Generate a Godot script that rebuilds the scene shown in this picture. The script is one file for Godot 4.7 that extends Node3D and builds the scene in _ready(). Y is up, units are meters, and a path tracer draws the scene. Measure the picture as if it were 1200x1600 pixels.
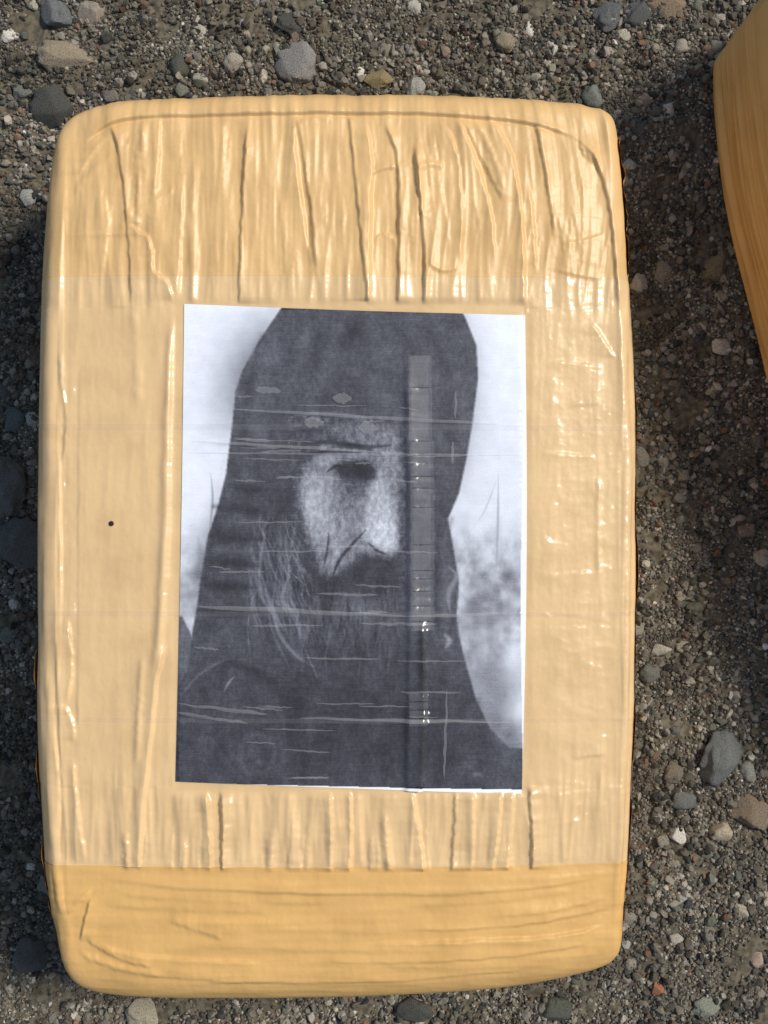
extends Node3D
# A tape-wrapped parcel with a printed photograph under clear tape, on gravelly dirt; a second parcel beside it.

const MM := 0.001
const K := 1.0 / 6430.0        # metres per unit on the parcel's top (units of the traced drawing)
const CAM_H := 0.33
const TOP := 0.05
const GF := 0.33 / 0.28        # drawing units to the ground
const CELL := 1.5
const MW := 801
const MH := 1068

var rng := RandomNumberGenerator.new()
var body_map: PackedFloat32Array
var paper_map: PackedFloat32Array
var clear_map: PackedFloat32Array
var ground_noise: FastNoiseLite
var ground_fine: FastNoiseLite
var side_noise: FastNoiseLite
var side_fine: FastNoiseLite
var speckle: NoiseTexture2D
var bump_tex: NoiseTexture2D
var packs: Array = []

func _ready() -> void:
	rng.seed = 7714
	# ---------- camera, sky, sun, exposure ----------
	var cam := Camera3D.new()
	cam.name = "camera"
	cam.fov = rad_to_deg(2.0 * atan(800.0 * K / (CAM_H - TOP)))
	cam.near = 0.01
	cam.far = 50.0
	add_child(cam)
	cam.look_at_from_position(Vector3(0, CAM_H, 0), Vector3.ZERO, Vector3(0, 0, -1))
	cam.current = true
	var env := Environment.new()
	env.background_mode = Environment.BG_SKY
	var sm := ProceduralSkyMaterial.new()
	sm.sky_top_color = Color(0.60, 0.70, 0.84)
	sm.sky_horizon_color = Color(0.80, 0.83, 0.87)
	sm.ground_bottom_color = Color(0.30, 0.28, 0.26)
	sm.ground_horizon_color = Color(0.42, 0.40, 0.38)
	sm.sun_angle_max = 24.0
	var sky := Sky.new()
	sky.sky_material = sm
	env.sky = sky
	env.background_energy_multiplier = 0.235
	env.tonemap_mode = Environment.TONE_MAPPER_LINEAR
	env.tonemap_exposure = 2.28
	env.sdfgi_enabled = true
	env.ssao_enabled = true
	env.ssil_enabled = true
	var we := WorldEnvironment.new()
	we.name = "world_environment"
	we.environment = env
	add_child(we)
	var sun := DirectionalLight3D.new()
	sun.name = "sun"
	sun.light_energy = 0.5
	sun.light_color = Color(1.0, 0.965, 0.91)
	sun.light_angular_distance = 13.0
	sun.shadow_enabled = true
	add_child(sun)
	var az := Vector3(0.87, 0, -0.45).normalized()
	var el := deg_to_rad(50.0)
	sun.look_at_from_position(az * cos(el) + Vector3.UP * sin(el), Vector3.ZERO, Vector3.UP)

	make_shared()
	make_packs()
	make_ground()
	make_parcels()
	make_stones()
	make_gravel()

# ================= shared textures and noises =================
func fnl(s: int, f: float, oct := 3) -> FastNoiseLite:
	var n := FastNoiseLite.new()
	n.seed = s
	n.noise_type = FastNoiseLite.TYPE_SIMPLEX_SMOOTH
	n.frequency = f
	n.fractal_octaves = oct
	return n

func noise_tex(s: int, f: float, oct: int, ramp: Array, size := 512) -> NoiseTexture2D:
	var t := NoiseTexture2D.new()
	t.width = size
	t.height = size
	t.seamless = true
	t.noise = fnl(s, f, oct)
	if ramp.size() > 0:
		var g := Gradient.new()
		var offs := PackedFloat32Array()
		var cols := PackedColorArray()
		for i in ramp.size():
			offs.append(ramp[i][0])
			cols.append(ramp[i][1])
		g.offsets = offs
		g.colors = cols
		t.color_ramp = g
	return t

func make_shared() -> void:
	ground_noise = fnl(11, 1.0 / 26.0, 3)
	ground_fine = fnl(12, 1.0 / 4.5, 3)
	side_noise = fnl(13, 1.0, 2)
	side_fine = fnl(14, 1.0, 2)
	speckle = noise_tex(21, 0.035, 5, [[0.0, Color(0.55, 0.54, 0.53)], [0.38, Color(0.82, 0.81, 0.80)], [0.6, Color(0.95, 0.95, 0.94)], [1.0, Color(1, 1, 1)]])
	bump_tex = noise_tex(22, 0.05, 5, [])

func smooth(a: float, b: float, x: float) -> float:
	var t := clampf((x - a) / (b - a), 0.0, 1.0)
	return t * t * (3.0 - 2.0 * t)

func on_ground(px: float, py: float) -> Vector2:
	return Vector2((px - 600.0) * K * GF, (py - 800.0) * K * GF)

# ================= parcel geometry =================
func catmull(pts: Array, n: int) -> PackedVector2Array:
	# evenly spaced points along a smooth curve through pts
	var dense := PackedVector2Array()
	for i in pts.size() - 1:
		var p0: Vector2 = pts[maxi(i - 1, 0)]
		var p1: Vector2 = pts[i]
		var p2: Vector2 = pts[i + 1]
		var p3: Vector2 = pts[mini(i + 2, pts.size() - 1)]
		for k in 24:
			var t := k / 24.0
			dense.append(0.5 * ((2.0 * p1) + (p2 - p0) * t + (2.0 * p0 - 5.0 * p1 + 4.0 * p2 - p3) * t * t + (3.0 * p1 - p0 - 3.0 * p2 + p3) * t * t * t))
	dense.append(pts[pts.size() - 1])
	var acc := PackedFloat32Array([0.0])
	for i in range(1, dense.size()):
		acc.append(acc[i - 1] + dense[i].distance_to(dense[i - 1]))
	var out := PackedVector2Array()
	var total := acc[acc.size() - 1]
	var j := 0
	for i in n:
		var want := total * i / (n - 1)
		while j < acc.size() - 2 and acc[j + 1] < want:
			j += 1
		var seg := maxf(acc[j + 1] - acc[j], 1e-9)
		out.append(dense[j].lerp(dense[j + 1], clampf((want - acc[j]) / seg, 0, 1)))
	return out

func at(curve: PackedVector2Array, s: float) -> Vector2:
	var f := clampf(s, 0.0, 1.0) * (curve.size() - 1)
	var i := mini(int(f), curve.size() - 2)
	return curve[i].lerp(curve[i + 1], f - i)

func v2s(a: Array, f := 1.0) -> Array:
	var o := []
	for p in a:
		o.append(Vector2(600.0 + (p[0] - 600.0) * f, 800.0 + (p[1] - 800.0) * f))
	return o

func make_packs() -> void:
	# outline (drawing units) of the parcel's widest girth
	var f := (CAM_H - 0.04) / (CAM_H - TOP)
	var tl := [116, 196]
	var tr := [953, 190]
	var br := [960, 1489]
	var bl := [117, 1521]
	var top := [tl, [130, 184], [160, 173], [210, 164], [300, 160], [450, 156], [600, 155], [750, 158], [870, 164], [920, 171], [942, 180], tr]
	var right := [tr, [959, 206], [966, 262], [972, 350], [978, 450], [985, 560], [988, 680], [988, 800], [988, 950], [986, 1100], [982, 1200], [976, 1320], [970, 1420], [966, 1470], br]
	var bottom := [bl, [130, 1534], [160, 1546], [220, 1552], [330, 1554], [480, 1553], [640, 1548], [760, 1540], [850, 1528], [920, 1512], [948, 1500], br]
	var left := [tl, [100, 220], [88, 250], [80, 305], [73, 400], [70, 500], [66, 650], [65, 780], [65, 900], [66, 1000], [64, 1100], [66, 1180], [72, 1280], [80, 1370], [92, 1440], [104, 1490], bl]
	packs.append({"top": catmull(v2s(top, f), 500), "bottom": catmull(v2s(bottom, f), 500), "left": catmull(v2s(left, f), 700), "right": catmull(v2s(right, f), 700),
		"rl": 46.0, "rr": 30.0, "rt": 40.0, "rb": 66.0, "w": 960.0, "h": 1440.0, "seed": 3.0, "side": 0.35, "dome": true})
	# the neighbour: a rounded rectangle turned by about eleven degrees
	var l := Vector2(0.25, 0.968)
	var w := Vector2(0.968, -0.25)
	var a := Vector2(0.109, -0.039) / K + Vector2(600, 800)
	var u := 1.0 / (K * 1000.0)
	var q := func(x: float, y: float) -> Vector2: return a + (w * x + l * y) * u
	var of := func(pts: Array, sx: bool, sy: bool) -> Array:
		var o := []
		for p in pts: o.append(q.call(142.0 - p[0] if sx else p[0], 10.0 - p[1] if sy else p[1]))
		return o
	var end_curve := [[12, -92.5], [18, -95.5], [25, -97.5], [45, -99.5], [71, -100.3]]
	var flank_curve := [[12, -92.5], [8.6, -89.8], [6.4, -86.5], [4, -75], [1.8, -60], [0.6, -49], [0, -35], [-0.4, 5]]
	var back := func(pts: Array) -> Array:
		var o := pts.duplicate()
		o.reverse()
		o.remove_at(0)
		return o
	var t2: Array = of.call(end_curve, false, false)
	t2.append_array(back.call(of.call(end_curve, true, false)))
	var b2: Array = of.call(end_curve, false, true)
	b2.append_array(back.call(of.call(end_curve, true, true)))
	var l2: Array = of.call(flank_curve, false, false)
	l2.append_array(back.call(of.call(flank_curve, false, true)))
	var r2: Array = of.call(flank_curve, true, false)
	r2.append_array(back.call(of.call(flank_curve, true, true)))
	packs.append({"top": catmull(t2, 500), "bottom": catmull(b2, 500), "left": catmull(l2, 700), "right": catmull(r2, 700),
		"rl": 60.0, "rr": 60.0, "rt": 60.0, "rb": 60.0, "w": 913.0, "h": 1389.0, "seed": 41.0, "side": 0.95, "dome": false, "mid": q.call(71.0, 5.0), "l": l, "ww": w})

func coons(pk: Dictionary, s: float, t: float) -> Vector2:
	var top: PackedVector2Array = pk.top
	var bot: PackedVector2Array = pk.bottom
	var lef: PackedVector2Array = pk.left
	var rig: PackedVector2Array = pk.right
	return at(top, s) * (1.0 - t) + at(bot, s) * t + at(lef, t) * (1.0 - s) + at(rig, t) * s \
		- (top[0] * (1.0 - s) * (1.0 - t) + top[top.size() - 1] * s * (1.0 - t) + bot[0] * (1.0 - s) * t + bot[bot.size() - 1] * s * t)

func sample(m: PackedFloat32Array, p: Vector2) -> float:
	var fx := clampf(p.x / CELL, 0.0, MW - 1.001)
	var fy := clampf(p.y / CELL, 0.0, MH - 1.001)
	var ix := int(fx)
	var iy := int(fy)
	fx -= ix
	fy -= iy
	var o := iy * MW + ix
	return lerpf(lerpf(m[o], m[o + 1], fx), lerpf(m[o + MW], m[o + MW + 1], fx), fy)

func dome(p: Vector2) -> float:
	var xn := absf((p.x - 500.0) / 470.0)
	var zn := absf((p.y - 830.0) / 700.0)
	return (1.2 - 2.6 * xn * xn * xn - 2.2 * zn * zn * zn * zn) * MM

func surface(pk: Dictionary, s: float, t: float, off: float, m: PackedFloat32Array) -> Vector3:
	var p := coons(pk, s, t)
	var du := s * pk.w as float
	var nl := clampf(1.0 - du / (pk.rl as float), 0.0, 1.0)
	var nr := clampf(1.0 - ((pk.w as float) - du) / (pk.rr as float), 0.0, 1.0)
	var dv := t * pk.h as float
	var nt := clampf(1.0 - dv / (pk.rt as float), 0.0, 1.0)
	var nb := clampf(1.0 - ((pk.h as float) - dv) / (pk.rb as float), 0.0, 1.0)
	var x := maxf(nl, nr)
	var z := maxf(nt, nb)
	var mm := 0.0
	if x > 0.0 or z > 0.0:
		mm = minf(1.0, pow(pow(x, 4.0) + pow(z, 4.0), 0.25))
	var up := sqrt(maxf(0.0, 1.0 - mm * mm))
	var y := TOP - 10.0 * MM * (1.0 - up)
	if pk.dome:
		y += dome(p) * up
	if m.size() > 0:
		off += sample(m, p) * MM * (1.0 - 0.6 * mm * mm)
	y += off * up
	var push := Vector2(nr - nl, nb - nt)
	if push.length() > 0.001:
		p += push.normalized() * (off / K) * mm
	return Vector3((p.x - 600.0) * K, y, (p.y - 800.0) * K)

func inset_list(total: float, ra: float, rb: float, step: float) -> PackedFloat32Array:
	# 0..1, dense over the rounded edges at both ends
	var o := PackedFloat32Array()
	var n := 14
	for i in n:
		o.append(ra * (1.0 - cos(PI / 2.0 * i / n)) / total)
	var inner := int((total - ra - rb) / step)
	for i in inner + 1:
		o.append((ra + (total - ra - rb) * i / inner) / total)
	for i in range(n - 1, -1, -1):
		o.append((total - rb * (1.0 - cos(PI / 2.0 * i / n))) / total)
	return o

func skirt(pk: Dictionary, ring: Vector3, out: Vector2, k: float, arc: float, off: float) -> Vector3:
	# k = 0 at the girth, 1 under the bottom edge
	var y := 0.0
	var o := 0.0
	var y0 := ring.y
	if k < 0.82:
		var t := k / 0.82
		y = lerpf(y0, 0.005, t)
		o = 0.0006 * sin(PI * t)
	else:
		var th := (k - 0.82) / 0.18 * PI / 2.0
		y = 0.005 - 0.0053 * sin(th)
		o = -0.006 * (1.0 - cos(th))
	var fade := smooth(0.0, 0.12, k) * (1.0 - smooth(0.85, 1.0, k))
	var sd: float = pk.seed
	var ym := y * 1000.0
	# tape layers run along the sides: creases long in the direction of the girth, tight in height
	var fold := side_noise.get_noise_3d(arc * 5.0 + 3.0, ym * 0.09 + arc * 4.0, sd + 20.0)
	o += (1.0 - absf(fold) * 3.0) * (pk.side as float) * 0.5 * MM * fade
	var n := side_noise.get_noise_3d(arc * 7.0, ym * 0.17 + arc * 9.0, sd) + 0.28 * side_fine.get_noise_3d(arc * 14.0, ym * 0.7 - arc * 12.0, sd + 9.0)
	o += n * (pk.side as float) * MM * fade + off
	return Vector3(ring.x + out.x * o, y, ring.z + out.y * o)

func commit(called: String, v: PackedVector3Array, idx: PackedInt32Array, uv: PackedVector2Array, mat: Material, parent: Node) -> MeshInstance3D:
	var nrm := PackedVector3Array()
	nrm.resize(v.size())
	for i in range(0, idx.size(), 3):
		var a := idx[i]
		var b := idx[i + 1]
		var c := idx[i + 2]
		var n := (v[c] - v[a]).cross(v[b] - v[a])
		nrm[a] += n
		nrm[b] += n
		nrm[c] += n
	for i in nrm.size():
		nrm[i] = nrm[i].normalized() if nrm[i].length_squared() > 1e-30 else Vector3.UP
	var arr := []
	arr.resize(Mesh.ARRAY_MAX)
	arr[Mesh.ARRAY_VERTEX] = v
	arr[Mesh.ARRAY_NORMAL] = nrm
	arr[Mesh.ARRAY_TEX_UV] = uv
	arr[Mesh.ARRAY_INDEX] = idx
	var am := ArrayMesh.new()
	am.add_surface_from_arrays(Mesh.PRIMITIVE_TRIANGLES, arr)
	am.surface_set_material(0, mat)
	var mi := MeshInstance3D.new()
	mi.name = called
	mi.mesh = am
	parent.add_child(mi, true)
	return mi

func wrap_tape(called: String, pk: Dictionary, us: PackedFloat32Array, trows: Array, off: float, m: PackedFloat32Array, mat: Material, parent: Node, sides: String, depth: float, rows: int, base: Vector3) -> MeshInstance3D:
	# trows: one PackedFloat32Array of t per column of us. sides: which borders go on down the parcel's flanks.
	var nu := us.size()
	var nv: int = trows[0].size()
	var v := PackedVector3Array()
	var uv := PackedVector2Array()
	v.resize(nu * nv)
	uv.resize(nu * nv)
	for j in nv:
		for i in nu:
			var p := surface(pk, us[i], trows[i][j], off, m)
			v[j * nu + i] = p - base
			uv[j * nu + i] = Vector2(p.x, p.z) * 10.0
	var idx := PackedInt32Array()
	for j in nv - 1:
		for i in nu - 1:
			var a := j * nu + i
			idx.append_array([a, a + 1, a + nu, a + 1, a + nu + 1, a + nu])
	# border chain, running clockwise as seen from above: left upwards, top, right downwards, bottom back
	var chain := PackedInt32Array()
	if "l" in sides:
		for j in range(nv - 1, 0, -1): chain.append(j * nu)
	if "t" in sides:
		for i in nu - 1: chain.append(i)
	var chains: Array = []
	if sides == "ltrb":
		for j in nv - 1: chain.append(j * nu + nu - 1)
		for i in range(nu - 1, 0, -1): chain.append((nv - 1) * nu + i)
		chain.append(chain[0])
		chains.append(chain)
	elif sides == "rbl":
		chain.clear()
		for j in nv - 1: chain.append(j * nu + nu - 1)
		for i in range(nu - 1, 0, -1): chain.append((nv - 1) * nu + i)
		for j in range(nv - 1, -1, -1): chain.append(j * nu)
		chains.append(chain)
	else:
		if "l" in sides:
			chain.append(0)
			chains.append(chain.duplicate())
		if "r" in sides:
			var c2 := PackedInt32Array()
			for j in nv: c2.append(j * nu + nu - 1)
			chains.append(c2)
	for ch: PackedInt32Array in chains:
		var closed := ch[0] == ch[ch.size() - 1]
		var cn := ch.size()
		var start := v.size()
		var arcs := PackedFloat32Array([0.0])
		for i in range(1, cn):
			arcs.append(arcs[i - 1] + v[ch[i]].distance_to(v[ch[i - 1]]))
		for k in range(1, rows + 1):
			for i in cn:
				var a := i - 2
				var b := i + 2
				if closed:
					a = (a + cn - 1) % (cn - 1)
					b = b % (cn - 1)
				else:
					a = maxi(a, 0)
					b = mini(b, cn - 1)
				var d := v[ch[b]] - v[ch[a]]
				var out := Vector2(d.z, -d.x).normalized()
				var arc := arcs[i]
				if closed and i > cn - 120:   # close the pattern where the girth meets itself
					arc = lerpf(arcs[i], 0.0, smooth(cn - 120, cn - 1, i))
				var p := skirt(pk, v[ch[i]] + base, out, depth * k / rows, arc, 0.0) - base
				v.append(p)
				uv.append(Vector2(arcs[i], p.y) * 10.0)
		for k in rows:
			for i in cn - 1:
				var a := ch[i] if k == 0 else start + (k - 1) * cn + i
				var b := ch[i + 1] if k == 0 else start + (k - 1) * cn + i + 1
				var c := start + k * cn + i
				var d := c + 1
				idx.append_array([a, c, b, b, c, d])
		if closed:
			var centre := v.size()
			var mid := Vector3.ZERO
			for i in cn - 1: mid += v[start + (rows - 1) * cn + i]
			mid /= (cn - 1)
			v.append(mid)
			uv.append(Vector2.ZERO)
			for i in cn - 1:
				idx.append_array([start + (rows - 1) * cn + i, centre, start + (rows - 1) * cn + i + 1])
	return commit(called, v, idx, uv, mat, parent)

func edge_t(pk: Dictionary, s: float, line: float) -> float:
	var lo := 0.0
	var hi := 1.0
	for k in 22:
		var mid := (lo + hi) * 0.5
		if coons(pk, s, mid).y < line: lo = mid
		else: hi = mid
	return (lo + hi) * 0.5

# ================= creases =================
var lift := 1.0

func crease(m: PackedFloat32Array, pts: Array, kind: String, h: float, w: float, w2 := 12.0, t0 := 0.15, t1 := 0.15) -> void:
	# a crease along a line through pts (drawing units), height h in mm. "R" ridge, "F" lapped fold (cliff on the side of the sign of w), "S" a step down that fades
	var a: Vector2 = Vector2(pts[0][0], pts[0][1])
	var z: Vector2 = Vector2(pts[pts.size() - 1][0], pts[pts.size() - 1][1])
	var tall := absf(z.y - a.y) > absf(z.x - a.x)
	var raw := []
	for p in pts: raw.append(Vector2(p[0], p[1]))
	if (tall and z.y < a.y) or (not tall and z.x < a.x):
		raw.reverse()
		var sw := t0
		t0 = t1
		t1 = sw
	var line := catmull(raw, 160)
	var lo := line[0].y if tall else line[0].x
	var hi := line[159].y if tall else line[159].x
	var sgn := signf(w)
	w = absf(w)
	var reach := maxf(3.0 * w, 6.0 * w2 if kind == "F" else 0.0)
	var j := 0
	var steps := int((hi - lo) / CELL)
	var ph := rng.randf() * 900.0
	for k in steps + 1:
		var c := ceilf(lo / CELL) * CELL + k * CELL
		if c > hi: break
		while j < 157 and (line[j + 1].y if tall else line[j + 1].x) < c: j += 1
		var q0 := line[j]
		var q1 := line[j + 1]
		var span := (q1.y - q0.y) if tall else (q1.x - q0.x)
		var fr := 0.0 if absf(span) < 1e-5 else ((c - (q0.y if tall else q0.x)) / span)
		fr = clampf(fr, 0.0, 1.0)
		var q := q0.lerp(q1, fr)
		var dir := (q1 - q0).normalized()
		var cosn := absf(dir.y if tall else dir.x)
		cosn = maxf(cosn, 0.4)
		var along := (c - lo) / maxf(hi - lo, 1.0)
		var g := 1.0
		if t0 > 0.0: g *= smooth(0.0, t0, along)
		if t1 > 0.0: g *= 1.0 - smooth(1.0 - t1, 1.0, along)
		g *= 0.86 + 0.3 * side_noise.get_noise_2d(along * 5.0 + ph, 3.0)
		var mid := (q.x if tall else q.y) + 1.6 * side_noise.get_noise_2d(along * 9.0, ph)
		var r := reach / cosn
		var i0 := int(ceilf((mid - r) / CELL))
		var i1 := int(floorf((mid + r) / CELL))
		var row := int(round(c / CELL))
		var most := (MW if tall else MH) - 1
		if row < 0 or row >= (MH if tall else MW): continue
		for i in range(maxi(i0, 0), mini(i1, most) + 1):
			var d := (i * CELL - mid) * cosn
			var val := 0.0
			if kind == "R":
				val = exp(-(d / w) * (d / w))
			else:
				var e := d * sgn
				if e > 0.0:
					val = exp(-(e / w) * (e / w)) - 0.16 * (1.0 - exp(-e / (1.5 * w))) * exp(-e / (1.1 * w2))
				else:
					val = exp(e / (1.7 * w2))
			var o := (row * MW + i) if tall else (i * MW + row)
			m[o] += h * g * val * lift

func shift(pts: Array, dx: float, dy: float) -> Array:
	var o := []
	for p in pts: o.append([p[0] + dx, p[1] + dy])
	return o

func box_in(x: float, y: float, x0: float, x1: float, y0: float, y1: float, f: float) -> float:
	return smooth(x0 - f, x0 + f, x) * (1.0 - smooth(x1 - f, x1 + f, x)) * smooth(y0 - f, y0 + f, y) * (1.0 - smooth(y1 - f, y1 + f, y))

func make_maps() -> void:
	body_map.resize(MW * MH)
	paper_map.resize(MW * MH)
	clear_map.resize(MW * MH)
	var n1 := fnl(31, 1.0, 2)
	var n2 := fnl(32, 1.0, 2)
	var n3 := fnl(33, 1.0, 3)
	var n4 := fnl(34, 1.0, 3)
	n4.fractal_type = FastNoiseLite.FRACTAL_RIDGED
	var n5 := fnl(35, 1.0, 3)
	n5.fractal_type = FastNoiseLite.FRACTAL_RIDGED
	for j in MH:
		var y := j * CELL
		for i in MW:
			var x := i * CELL
			if x < 30 or x > 1020 or y < 100 or y > 1600: continue
			var up := n1.get_noise_2d(x / 42.0, y / 420.0)
			var dn := n2.get_noise_2d(x / 420.0, y / 34.0)
			var k := smooth(1340, 1356, y)
			var amp := 0.32
			if y > 480 and y < 1230: amp = 0.07
			body_map[j * MW + i] = lerpf(up * amp, dn * 0.14, k) + 0.035 * n3.get_noise_2d(x / 16.0, y / 60.0)
			var skew := x - 0.16 * (y - 180.0) * smooth(450, 850, x) * (1.0 - smooth(180, 460, y))
			var mid := smooth(440, 520, y) * (1.0 - smooth(1180, 1240, y))
			var pleat := lerpf(n4.get_noise_2d(skew / 62.0, y / 560.0), n5.get_noise_2d(x / 640.0, y / 64.0), k)
			var flank := n5.get_noise_2d(x / 110.0 + 9.0 + y / 300.0, y / 70.0 + 3.0)
			body_map[j * MW + i] += lerpf(0.44, 0.26, k) * pleat * (1.0 - 0.8 * mid) + 0.11 * flank * smooth(830, 880, x) * smooth(280, 420, y)
			var edge := n4.get_noise_2d(x / 26.0 + 51.0, y / 700.0)
			body_map[j * MW + i] += 0.34 * edge * maxf(1.0 - smooth(88, 118, x), smooth(958, 978, x)) * smooth(260, 420, y)
	var B := body_map
	# --- upper end: gathers running down from the top edge
	var seam := [[128, 222], [150, 202], [174, 190], [212, 181], [300, 178], [480, 175], [600, 175], [700, 178], [830, 190], [905, 212]]
	crease(B, seam, "F", 0.75, 2.4, 16.0, 0.04, 0.06)
	crease(B, shift(seam, 0, 4), "R", -0.3, 3.0, 0.0, 0.04, 0.06)
	crease(B, [[880, 200], [905, 214], [930, 242], [948, 290], [958, 345], [965, 430], [970, 490]], "F", 0.9, -2.4, 8.0)
	lift = 1.0
	crease(B, [[172, 192], [186, 240], [198, 320], [205, 420], [208, 500]], "F", 0.85, -2.0, 16.0, 0.05, 0.2)
	crease(B, [[205, 345], [213, 362], [230, 372], [238, 392], [240, 425], [262, 442], [272, 475]], "F", 0.75, 2.5, 10.0, 0.1, 0.1)
	crease(B, [[196, 222], [212, 214], [228, 206]], "R", 0.3, 5.0)
	crease(B, [[212, 336], [240, 318], [276, 296]], "R", 0.35, 6.0)
	crease(B, [[212, 352], [206, 340], [202, 326]], "R", 0.5, 7.0)
	crease(B, [[248, 180], [248, 230], [243, 290], [240, 330]], "F", 0.6, 3.0, 12.0, 0.05, 0.3)
	crease(B, [[222, 185], [226, 240], [230, 290]], "R", 0.3, 6.0)
	crease(B, [[286, 250], [284, 330], [279, 430], [276, 470]], "F", 0.55, 3.5, 14.0, 0.3, 0.1)
	crease(B, [[345, 190], [350, 250], [346, 330]], "F", 0.35, 5.0, 18.0, 0.1, 0.4)
	crease(B, [[303, 250], [302, 340], [303, 430]], "R", 0.35, 6.0)
	crease(B, [[388, 190], [382, 280], [378, 380], [376, 474]], "F", 0.95, -2.2, 14.0, 0.15, 0.0)
	crease(B, [[458, 184], [462, 250], [473, 330], [485, 415]], "F", 0.6, 2.2, 9.0)
	crease(B, [[466, 184], [478, 260], [490, 350], [497, 452]], "F", 0.75, -3.0, 12.0, 0.05, 0.2)
	crease(B, [[466, 190], [490, 186], [520, 180]], "R", 0.3, 5.0)
	crease(B, [[545, 176], [553, 250], [562, 340], [571, 420], [577, 476]], "F", 0.8, -2.2, 9.0, 0.05, 0.0)
	crease(B, [[571, 190], [581, 260], [578, 340], [577, 470]], "F", 0.9, 2.2, 10.0, 0.1, 0.0)
	crease(B, [[580, 272], [600, 264], [620, 262]], "F", 0.5, 2.5, 8.0)
	crease(B, [[585, 374], [604, 368], [622, 380]], "F", 0.45, -2.2, 8.0)
	crease(B, [[600, 190], [618, 232], [624, 300], [624, 400], [624, 476]], "F", 0.95, -2.5, 13.0, 0.1, 0.0)
	crease(B, [[648, 222], [655, 290], [662, 370], [664, 440], [664, 480]], "F", 1.0, -2.2, 14.0, 0.1, 0.0)
	crease(B, [[652, 266], [672, 258], [694, 262]], "R", 0.45, 5.0)
	crease(B, [[668, 412], [690, 424], [716, 420]], "F", 0.6, 3.0, 8.0)
	crease(B, [[680, 182], [704, 215], [715, 260], [720, 330], [718, 420]], "F", 0.75, 3.0, 13.0)
	crease(B, [[712, 182], [735, 230], [755, 290], [768, 350], [772, 430]], "F", 0.8, 2.6, 12.0, 0.08, 0.3)
	crease(B, [[722, 182], [750, 240], [772, 285], [788, 318]], "F", 0.55, -2.6, 8.0)
	crease(B, [[742, 184], [768, 240], [786, 300]], "R", 0.45, 5.0)
	crease(B, [[770, 186], [797, 240], [808, 290], [816, 370], [818, 450], [820, 490]], "F", 1.05, 2.4, 15.0, 0.06, 0.0)
	crease(B, [[825, 285], [832, 340], [837, 425]], "F", 0.7, 2.2, 9.0)
	crease(B, [[838, 190], [850, 250], [862, 330], [869, 385]], "F", 0.75, -2.2, 13.0, 0.05, 0.25)
	for k in 44:
		var gx := rng.randf_range(130, 900)
		var gy := rng.randf_range(190, 330)
		var gl := rng.randf_range(40, 150)
		var lean := lerpf(-6.0, 26.0, smooth(400, 800, gx)) * gl / 150.0
		crease(B, [[gx, gy], [gx + lean * 0.7, gy + gl * 0.5], [gx + lean, gy + gl]], "F", rng.randf_range(0.08, 0.3), (2.6 if rng.randf() < 0.5 else -2.6), rng.randf_range(6, 16), 0.35, 0.35)
	crease(B, [[160, 430], [168, 350], [162, 300]], "F", 0.4, 3.0, 12.0)
	crease(B, [[118, 275], [140, 240], [165, 212]], "F", 0.45, 4.0, 12.0)
	crease(B, [[112, 300], [150, 262], [176, 245]], "R", 0.3, 7.0)
	crease(B, [[905, 225], [922, 236], [938, 252]], "F", 0.6, 2.5, 9.0)
	crease(B, [[908, 232], [928, 246], [942, 262]], "R", 0.4, 4.0)
	lift = 1.0
	# --- left flank and the long ridge beside the print
	crease(B, [[280, 470], [268, 560], [262, 700], [258, 850], [252, 960], [244, 1060]], "R", 0.8, 7.0, 0.0, 0.08, 0.08)
	crease(B, [[262, 1000], [246, 1060], [238, 1130], [226, 1240], [217, 1354]], "F", 1.0, 2.4, 11.0, 0.1, 0.0)
	crease(B, [[224, 1020], [218, 1120], [214, 1200]], "R", 0.5, 5.0)
	crease(B, [[206, 470], [214, 540], [216, 640]], "R", 0.3, 8.0)
	crease(B, [[92, 540], [97, 600], [104, 660], [98, 730]], "F", 0.5, -3.0, 8.0)
	for e in [[[104, 960], [112, 1040], [104, 1100]], [[100, 1100], [113, 1130], [116, 1160]], [[112, 1180], [120, 1260], [132, 1352]]]:
		crease(B, e, "F", 0.6, 3.0, 9.0)
	crease(B, [[84, 900], [88, 1010], [92, 1120], [98, 1250], [100, 1330]], "F", 0.5, -2.2, 8.0)
	crease(B, [[74, 1020], [82, 1130], [92, 1240], [86, 1320], [92, 1400], [106, 1470]], "F", 0.7, 2.4, 8.0)
	crease(B, [[70, 330], [66, 500], [64, 700], [66, 900], [72, 1100], [80, 1300], [96, 1450]], "F", 0.5, -2.4, 9.0, 0.1, 0.05)
	crease(B, [[98, 300], [92, 480], [90, 700], [94, 880], [90, 1040]], "F", 0.4, 2.6, 9.0, 0.2, 0.2)
	crease(B, [[58, 700], [58, 900], [62, 1050], [70, 1200]], "F", 0.5, 2.4, 7.0, 0.2, 0.2)
	crease(B, [[990, 520], [994, 700], [995, 900], [990, 1100], [984, 1300], [972, 1470]], "F", 0.5, -2.4, 8.0, 0.1, 0.1)
	crease(B, [[962, 330], [970, 480], [974, 640], [970, 760]], "F", 0.4, 2.4, 8.0, 0.1, 0.3)
	crease(B, [[88, 230], [84, 400], [82, 600], [83, 800]], "F", 0.25, 3.0, 12.0)
	lift = 1.1
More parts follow.
